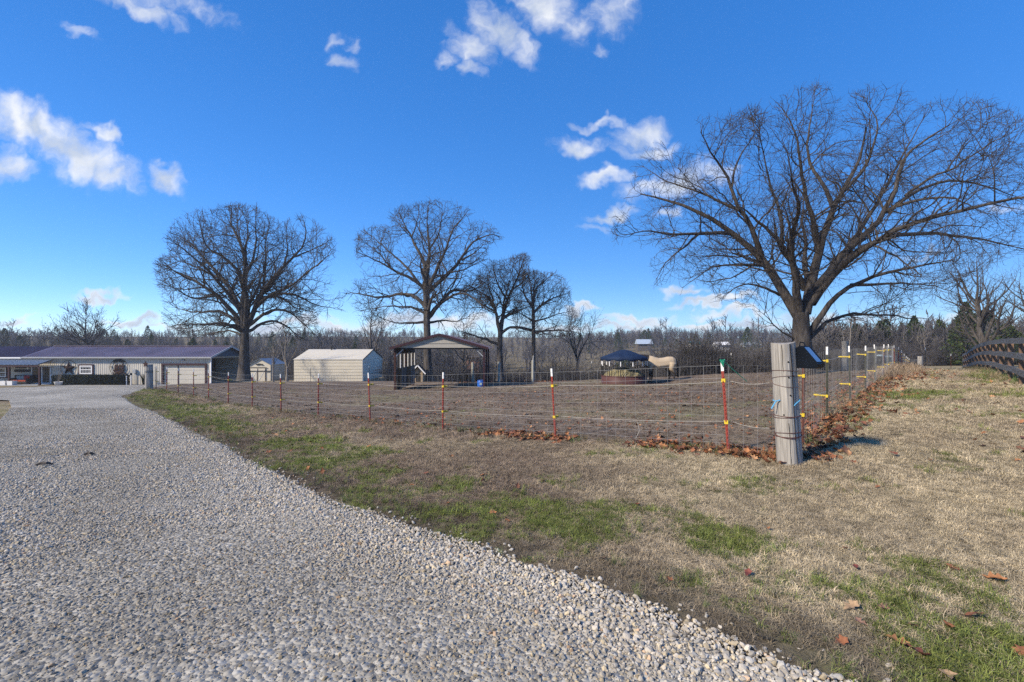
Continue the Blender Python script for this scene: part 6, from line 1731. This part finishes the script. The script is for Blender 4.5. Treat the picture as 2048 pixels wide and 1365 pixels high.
scatter('grass', np.column_stack([GP, z]), np.stack([rng.normal(size=n) * .15, rng.normal(size=n) * .15, rng.random(n) * 6.283], 1), np.stack([gs, gs, gs * hgt * .85], 1), pick, proto_collection('tuft_kinds', tufts), gc, 'short dead winter grass with green patches')
# taller tufts: along the fence feet, the drive edge and the weed mound on the rise
weed = [tuft(540 + i, 22, .22, .05, .9, .0022) for i in range(4)]
P = []; T = []; Sx = []
rng = np.random.default_rng(88)
for k in range(420):
    s = rng.random() * 30; p = FA + D1 * s + rng.normal(size=2) * .10; P.append(p); T.append((.20, .16, .09) if rng.random() < .7 else (.10, .14, .045)); Sx.append(rng.uniform(.35, .8))
for k in range(520):
    s = rng.random() ** .8 * 40; p = FA + D2 * s + rng.normal(size=2) * .14; P.append(p); T.append((.30, .24, .15) if rng.random() < .8 else (.12, .15, .06)); Sx.append(rng.uniform(.4, 1.0))
for k in range(420):
    s = rng.normal(22.5, 3.0); p = FA + D2 * s - D1 * (.25 + rng.normal() * .35); P.append(p); T.append((.36, .27, .18)); Sx.append(rng.uniform(1.2, 2.4))
for k in range(130):
    y = rng.uniform(2.2, 12); p = np.array((float(xr(y)) + abs(rng.normal()) * .5 + .05, y)); P.append(p); T.append((.13, .17, .05)); Sx.append(rng.uniform(.25, .5))
for k in range(300):
    s = rng.random() * 28; p = BF0 + BFD * s + rng.normal(size=2) * .35; P.append(p); T.append((.28, .22, .13) if rng.random() < .6 else (.10, .14, .04)); Sx.append(rng.uniform(.6, 1.4))
P = np.array(P); n = len(P); T = np.array(T) * rng.uniform(.7, 1.25, (n, 1))
scatter('tall_weeds', np.column_stack([P, gz(P[:, 0], P[:, 1])]), np.stack([rng.normal(size=n) * .2, rng.normal(size=n) * .2, rng.random(n) * 6.28], 1), np.array(Sx), rng.integers(0, 4, n), proto_collection('weed_kinds', weed), T, 'taller dry grass along the fence feet')

# ------------------------------------------------------------------ clods of trodden soil and droppings in the paddock
clod_m = tint_mat('soil_clod', .95, jit=.3, bscale=20, spec=.05)
clods = []
for me in stones[:4]:
    q = me.copy(); q.materials.clear(); q.materials.append(clod_m); clods.append(q)
rng = np.random.default_rng(123); n = 9000
q1 = .4 + rng.random(n) ** 1.5 * 30; q2 = .3 + rng.random(n) ** 1.2 * 30
P = FA[None] + D2[None] * q1[:, None] + D1[None] * q2[:, None]
kp = vnoise(P[:, 0] / .9, P[:, 1] / .9, 14) > .45; P = P[kp]; n = len(P)
s = rng.uniform(.010, .034, n) * (1 + (rng.random(n) < .04) * 1.6)
T = np.array((.085, .062, .045)) * rng.uniform(.5, 1.9, (n, 1))
scatter('soil_clods', np.column_stack([P, gz(P[:, 0], P[:, 1]) + s * .2]), np.stack([rng.normal(size=n) * .3, rng.normal(size=n) * .3, rng.random(n) * 6.28], 1), np.stack([s * 1.2, s, s * .7], 1), rng.integers(0, 4, n), proto_collection('clod_kinds', clods), T, 'clods of trodden soil scattered over the paddock')

# ------------------------------------------------------------------ fallen oak leaves
def leaf_mesh(seed, material, curl=.35):
    rng = np.random.default_rng(seed); nv = 13; V = []; Q = []
    for i in range(nv):
        t_ = i / (nv - 1)
        w_ = .30 * math.sin(math.pi * min(1, t_ * 1.02)) ** .7 * (1 + .42 * math.sin(t_ * 6 * math.pi + .4)) * (.55 + .6 * t_) + .012
        bend = curl * (t_ - .5) ** 2 + .04 * math.sin(t_ * 9 + seed)
        for j, f in enumerate((-1, -.5, 0, .5, 1)):
            V.append((t_ - .5, f * w_ * (1 + .1 * rng.normal()), bend + abs(f) * w_ * curl * 1.1 * (1 if seed % 2 else .55) + .01 * rng.normal()))
    for i in range(nv - 1):
        for j in range(4): a = i * 5 + j; Q.append((a, a + 1, a + 6, a + 5))
    k = len(V); V += [(-.5, -.012, curl * .25), (-.5, .012, curl * .25), (-.68, .008, curl * .3), (-.68, -.008, curl * .3)]; Q.append((k, k + 1, k + 2, k + 3))
    return np_mesh(f'leaf_{seed}', np.array(V), np.array(Q), material, True)
leaf_m = tint_mat('fallen_leaf', .75, jit=.3, bscale=4, spec=.25)
leaves = [leaf_mesh(600 + i, leaf_m, (.2, .45, .7, .3, .55)[i]) for i in range(5)]
rng = np.random.default_rng(99); P = []; S_ = []
def add_leaf(p, s): P.append(p); S_.append(s)
for k in range(900):                       # drift against the near end of the drive fence
    s = rng.random() ** 1.1 * 5.4
    if vnoise(s * 2.3, 0, 21) > .30 + .05 * s: add_leaf(FA + D1 * s + D2 * rng.normal(.02, .12 + .10 * vnoise(s * 3.1, 4, 22)), rng.uniform(.06, .14))
for k in range(120):
    s = 4 + rng.random() * 8; add_leaf(FA + D1 * s + D2 * rng.normal(.05, .2), rng.uniform(.07, .13))
for k in range(1700):                      # drift against the fence on the rise
    s = rng.random() ** 1.2 * 20; add_leaf(FA + D2 * s + D1 * rng.normal(-.05, .22 + .012 * s), rng.uniform(.08, .16))
for k in range(450):
    s = 14 + rng.random() * 12; add_leaf(FA + D2 * s + D1 * rng.normal(-.5, .5), rng.uniform(.09, .16))
for k in range(1900):                      # scattered over the paddock
    q = FA + D1 * rng.random() ** 1.3 * 14 + D2 * (.3 + rng.random() ** 1.4 * 16)
    if vnoise(q[0] / 1.1, q[1] / 1.1, 12) > .42: add_leaf(q, rng.uniform(.05, .095))
for k in range(420):
    add_leaf(np.array((rng.uniform(-4, 4), rng.uniform(35.4, 37.2))), rng.uniform(.12, .2))
for k in range(240):                       # few on the lawn
    add_leaf(FA + D2 * rng.random() * 20 - D1 * rng.random() ** 1.6 * 9, rng.uniform(.07, .14))
for k in range(70):
    y = rng.uniform(5, 14); add_leaf(np.array((float(xr(y)) + rng.uniform(.2, 4), y)), rng.uniform(.06, .11))
P = np.array(P); S_ = np.array(S_); n = len(P)
pal = np.array([(.20, .078, .036), (.27, .12, .052), (.13, .055, .032), (.33, .18, .09), (.08, .042, .030), (.17, .065, .038)])
T = pal[rng.choice(6, n, p=(.26, .22, .2, .1, .12, .10))] * rng.uniform(.7, 1.3, (n, 1))
scatter('leaf_litter', np.column_stack([P, gz(P[:, 0], P[:, 1]) + rng.uniform(.005, .05, n)]), np.stack([rng.normal(size=n) * .45, rng.normal(size=n) * .45, rng.random(n) * 6.28], 1), np.stack([S_, S_, S_], 1), rng.integers(0, 5, n), proto_collection('leaf_kinds', leaves), T, 'drifts of fallen brown oak leaves along the fences')
# manure clods and dark tufts in the paddock are part of the soil; a few pale stones on the lawn are in the gravel
lm = {}
def leaf_obj(px, py, size, rz, shape, colr, label):
    key = (shape, colr)
    if key not in lm:
        base = {'rust': (.22, .085, .038), 'orange': (.30, .135, .055), 'tan': (.30, .20, .115), 'dark': (.08, .040, .032), 'red': (.15, .045, .034), 'pink': (.22, .125, .085)}[colr]
        lm[key] = leaf_mesh(700 + shape, mat(f'{colr}_leaf_{shape}', tuple(q * .75 for q in base), .7, col2=tuple(min(1, q * 1.25) for q in base), scale=5), (.25, .5, .7, .35, .6)[shape])
    p = pix(px, py)
    o = link('fallen_leaf', lm[key], None, (p[0], p[1], g1(*p) + .024), (random.gauss(0, .2), random.gauss(0, .2), rz))
    o.scale = (size * .80,) * 3
    tag(o, label, 'leaf', 'single fallen oak leaves')
for a_ in [
 (1908, 1142, .155, .6, 0, 'rust', 'long rust brown oak leaf with pointed lobes near the right edge of the lawn'),
 (1990, 1166, .150, -.5, 1, 'orange', 'bright orange brown leaf nearest the right edge, next to a long rust leaf'),
 (1496, 1155, .095, .9, 2, 'red', 'small curled dark red leaf alone in the middle of the front lawn'),
 (1712, 1141, .07, 1.2, 1, 'red', 'tiny crimson leaf standing up in the straw grass'),
 (1690, 1104, .08, 1.5, 2, 'pink', 'pinkish curled leaf between two tiny red leaves on the lawn'),
 (1703, 1222, .12, .2, 3, 'tan', 'flat tan leaf left of a rounder pinkish one near the drive'),
 (1768, 1225, .085, -.3, 1, 'pink', 'rounder pinkish leaf right of a flat tan one near the drive'),
 (1795, 1292, .12, -.6, 3, 'orange', 'orange leaf lying left of the big dark red one at the bottom'),
 (1838, 1316, .13, -1.2, 2, 'red', 'big dark red folded leaf at the bottom of the lawn'),
 (1897, 1262, .10, .7, 4, 'rust', 'star shaped rust leaf above the big dark red one'),
 (1945, 1238, .14, -.2, 0, 'rust', 'long curled rust leaf below the bright orange one at right'),
 (1682, 1294, .10, .3, 4, 'rust', 'broken rust leaf in green grass near the drive edge at bottom'),
 (1826, 1261, .07, .1, 1, 'pink', 'small pale brown leaf just left of the star shaped rust leaf'),
 (1722, 1254, .08, 2.0, 3, 'pink', 'faded brown leaf below the flat tan one near the drive'),
 (2040, 1313, .11, .4, 0, 'rust', 'rust leaf cut by the right border at the bottom of the lawn'),
 (1898, 1363, .11, 1.0, 3, 'tan', 'pale leaf at the very bottom right of the lawn'),
 (985, 1032, .10, .4, 1, 'orange', 'bright orange leaf on the green strip beside the drive'),
 (1015, 1048, .075, -.7, 2, 'rust', 'small rust leaf just right of the bright orange one on the green strip'),
 (823, 975, .075, .2, 1, 'orange', 'light orange leaf on the dark verge left of the green strip'),
 (895, 1012, .065, .8, 2, 'rust', 'brown leaf halfway between two orange leaves on the drive verge'),
 (1275, 1015, .10, 1.3, 2, 'red', 'dull red leaf in the brown grass below the leaf drift'),
 (1207, 1124, .07, .1, 4, 'dark', 'small dark leaf at the gravel edge in the tall green tufts'),
 (1338, 1166, .07, -.4, 4, 'rust', 'small brown leaf in dark thatch right of the gravel edge tufts'),
 (1755, 979, .075, .3, 1, 'rust', 'reddish leaf on straw coloured grass right of the corner post foot'),
 (1538, 1063, .06, .9, 1, 'orange', 'tiny orange leaf below the corner post in brown grass'),
 (1860, 925, .08, .2, 2, 'rust', 'rust leaf alone on the pale lawn right of the leaf drift'),
 (2035, 925, .09, -.2, 1, 'orange', 'orange leaf at the right border of the pale lawn'),
 (1965, 832, .11, .5, 2, 'dark', 'dark leaf on the pale lawn below the green patch'),
 (1812, 830, .16, .1, 0, 'rust', 'large rust leaf on the pale lawn near the mesh fence'),
]: leaf_obj(*a_)
# twigs on the drive
for px, py, ln, rz, lab in ((88, 935, .22, .15, 'dark curled bark piece on the gravel near the left border'), (178, 914, .16, .05, 'small dark twig on the gravel beyond the bark piece')):
    p = pix(px, py); o = MB().tube([(-ln / 2, 0, .0), (-ln * .2, .02, .02), (ln * .2, -.01, .025), (ln / 2, .02, .0)], [.008, .022, .02, .006], 6).build('bark_piece', M['bark_elm'], None, False, (p[0], p[1], g1(*p) + .035), (0, 0, rz)); tag(o, lab, 'twig', 'twigs on the drive')

# ------------------------------------------------------------------ thin winter haze round the whole place
hz = MB(); hz.box((0, 1100, 6), (3040, 3040, 37)); ho_ = hz.build('haze', None)
hm_ = bpy.data.materials.new('thin_haze'); hm_.use_nodes = True
t = hm_.node_tree; t.nodes.remove(t.nodes['Principled BSDF'])
pv = t.nodes.new('ShaderNodeVolumePrincipled'); pv.inputs['Color'].default_value = (.82, .89, 1.0, 1); pv.inputs['Density'].default_value = .0005; pv.inputs['Anisotropy'].default_value = .2
t.links.new(pv.outputs[0], t.nodes['Material Output'].inputs['Volume'])
ho_.data.materials.append(hm_)
tag(ho_, 'thin bluish winter haze over the valley', None, None, 'stuff')
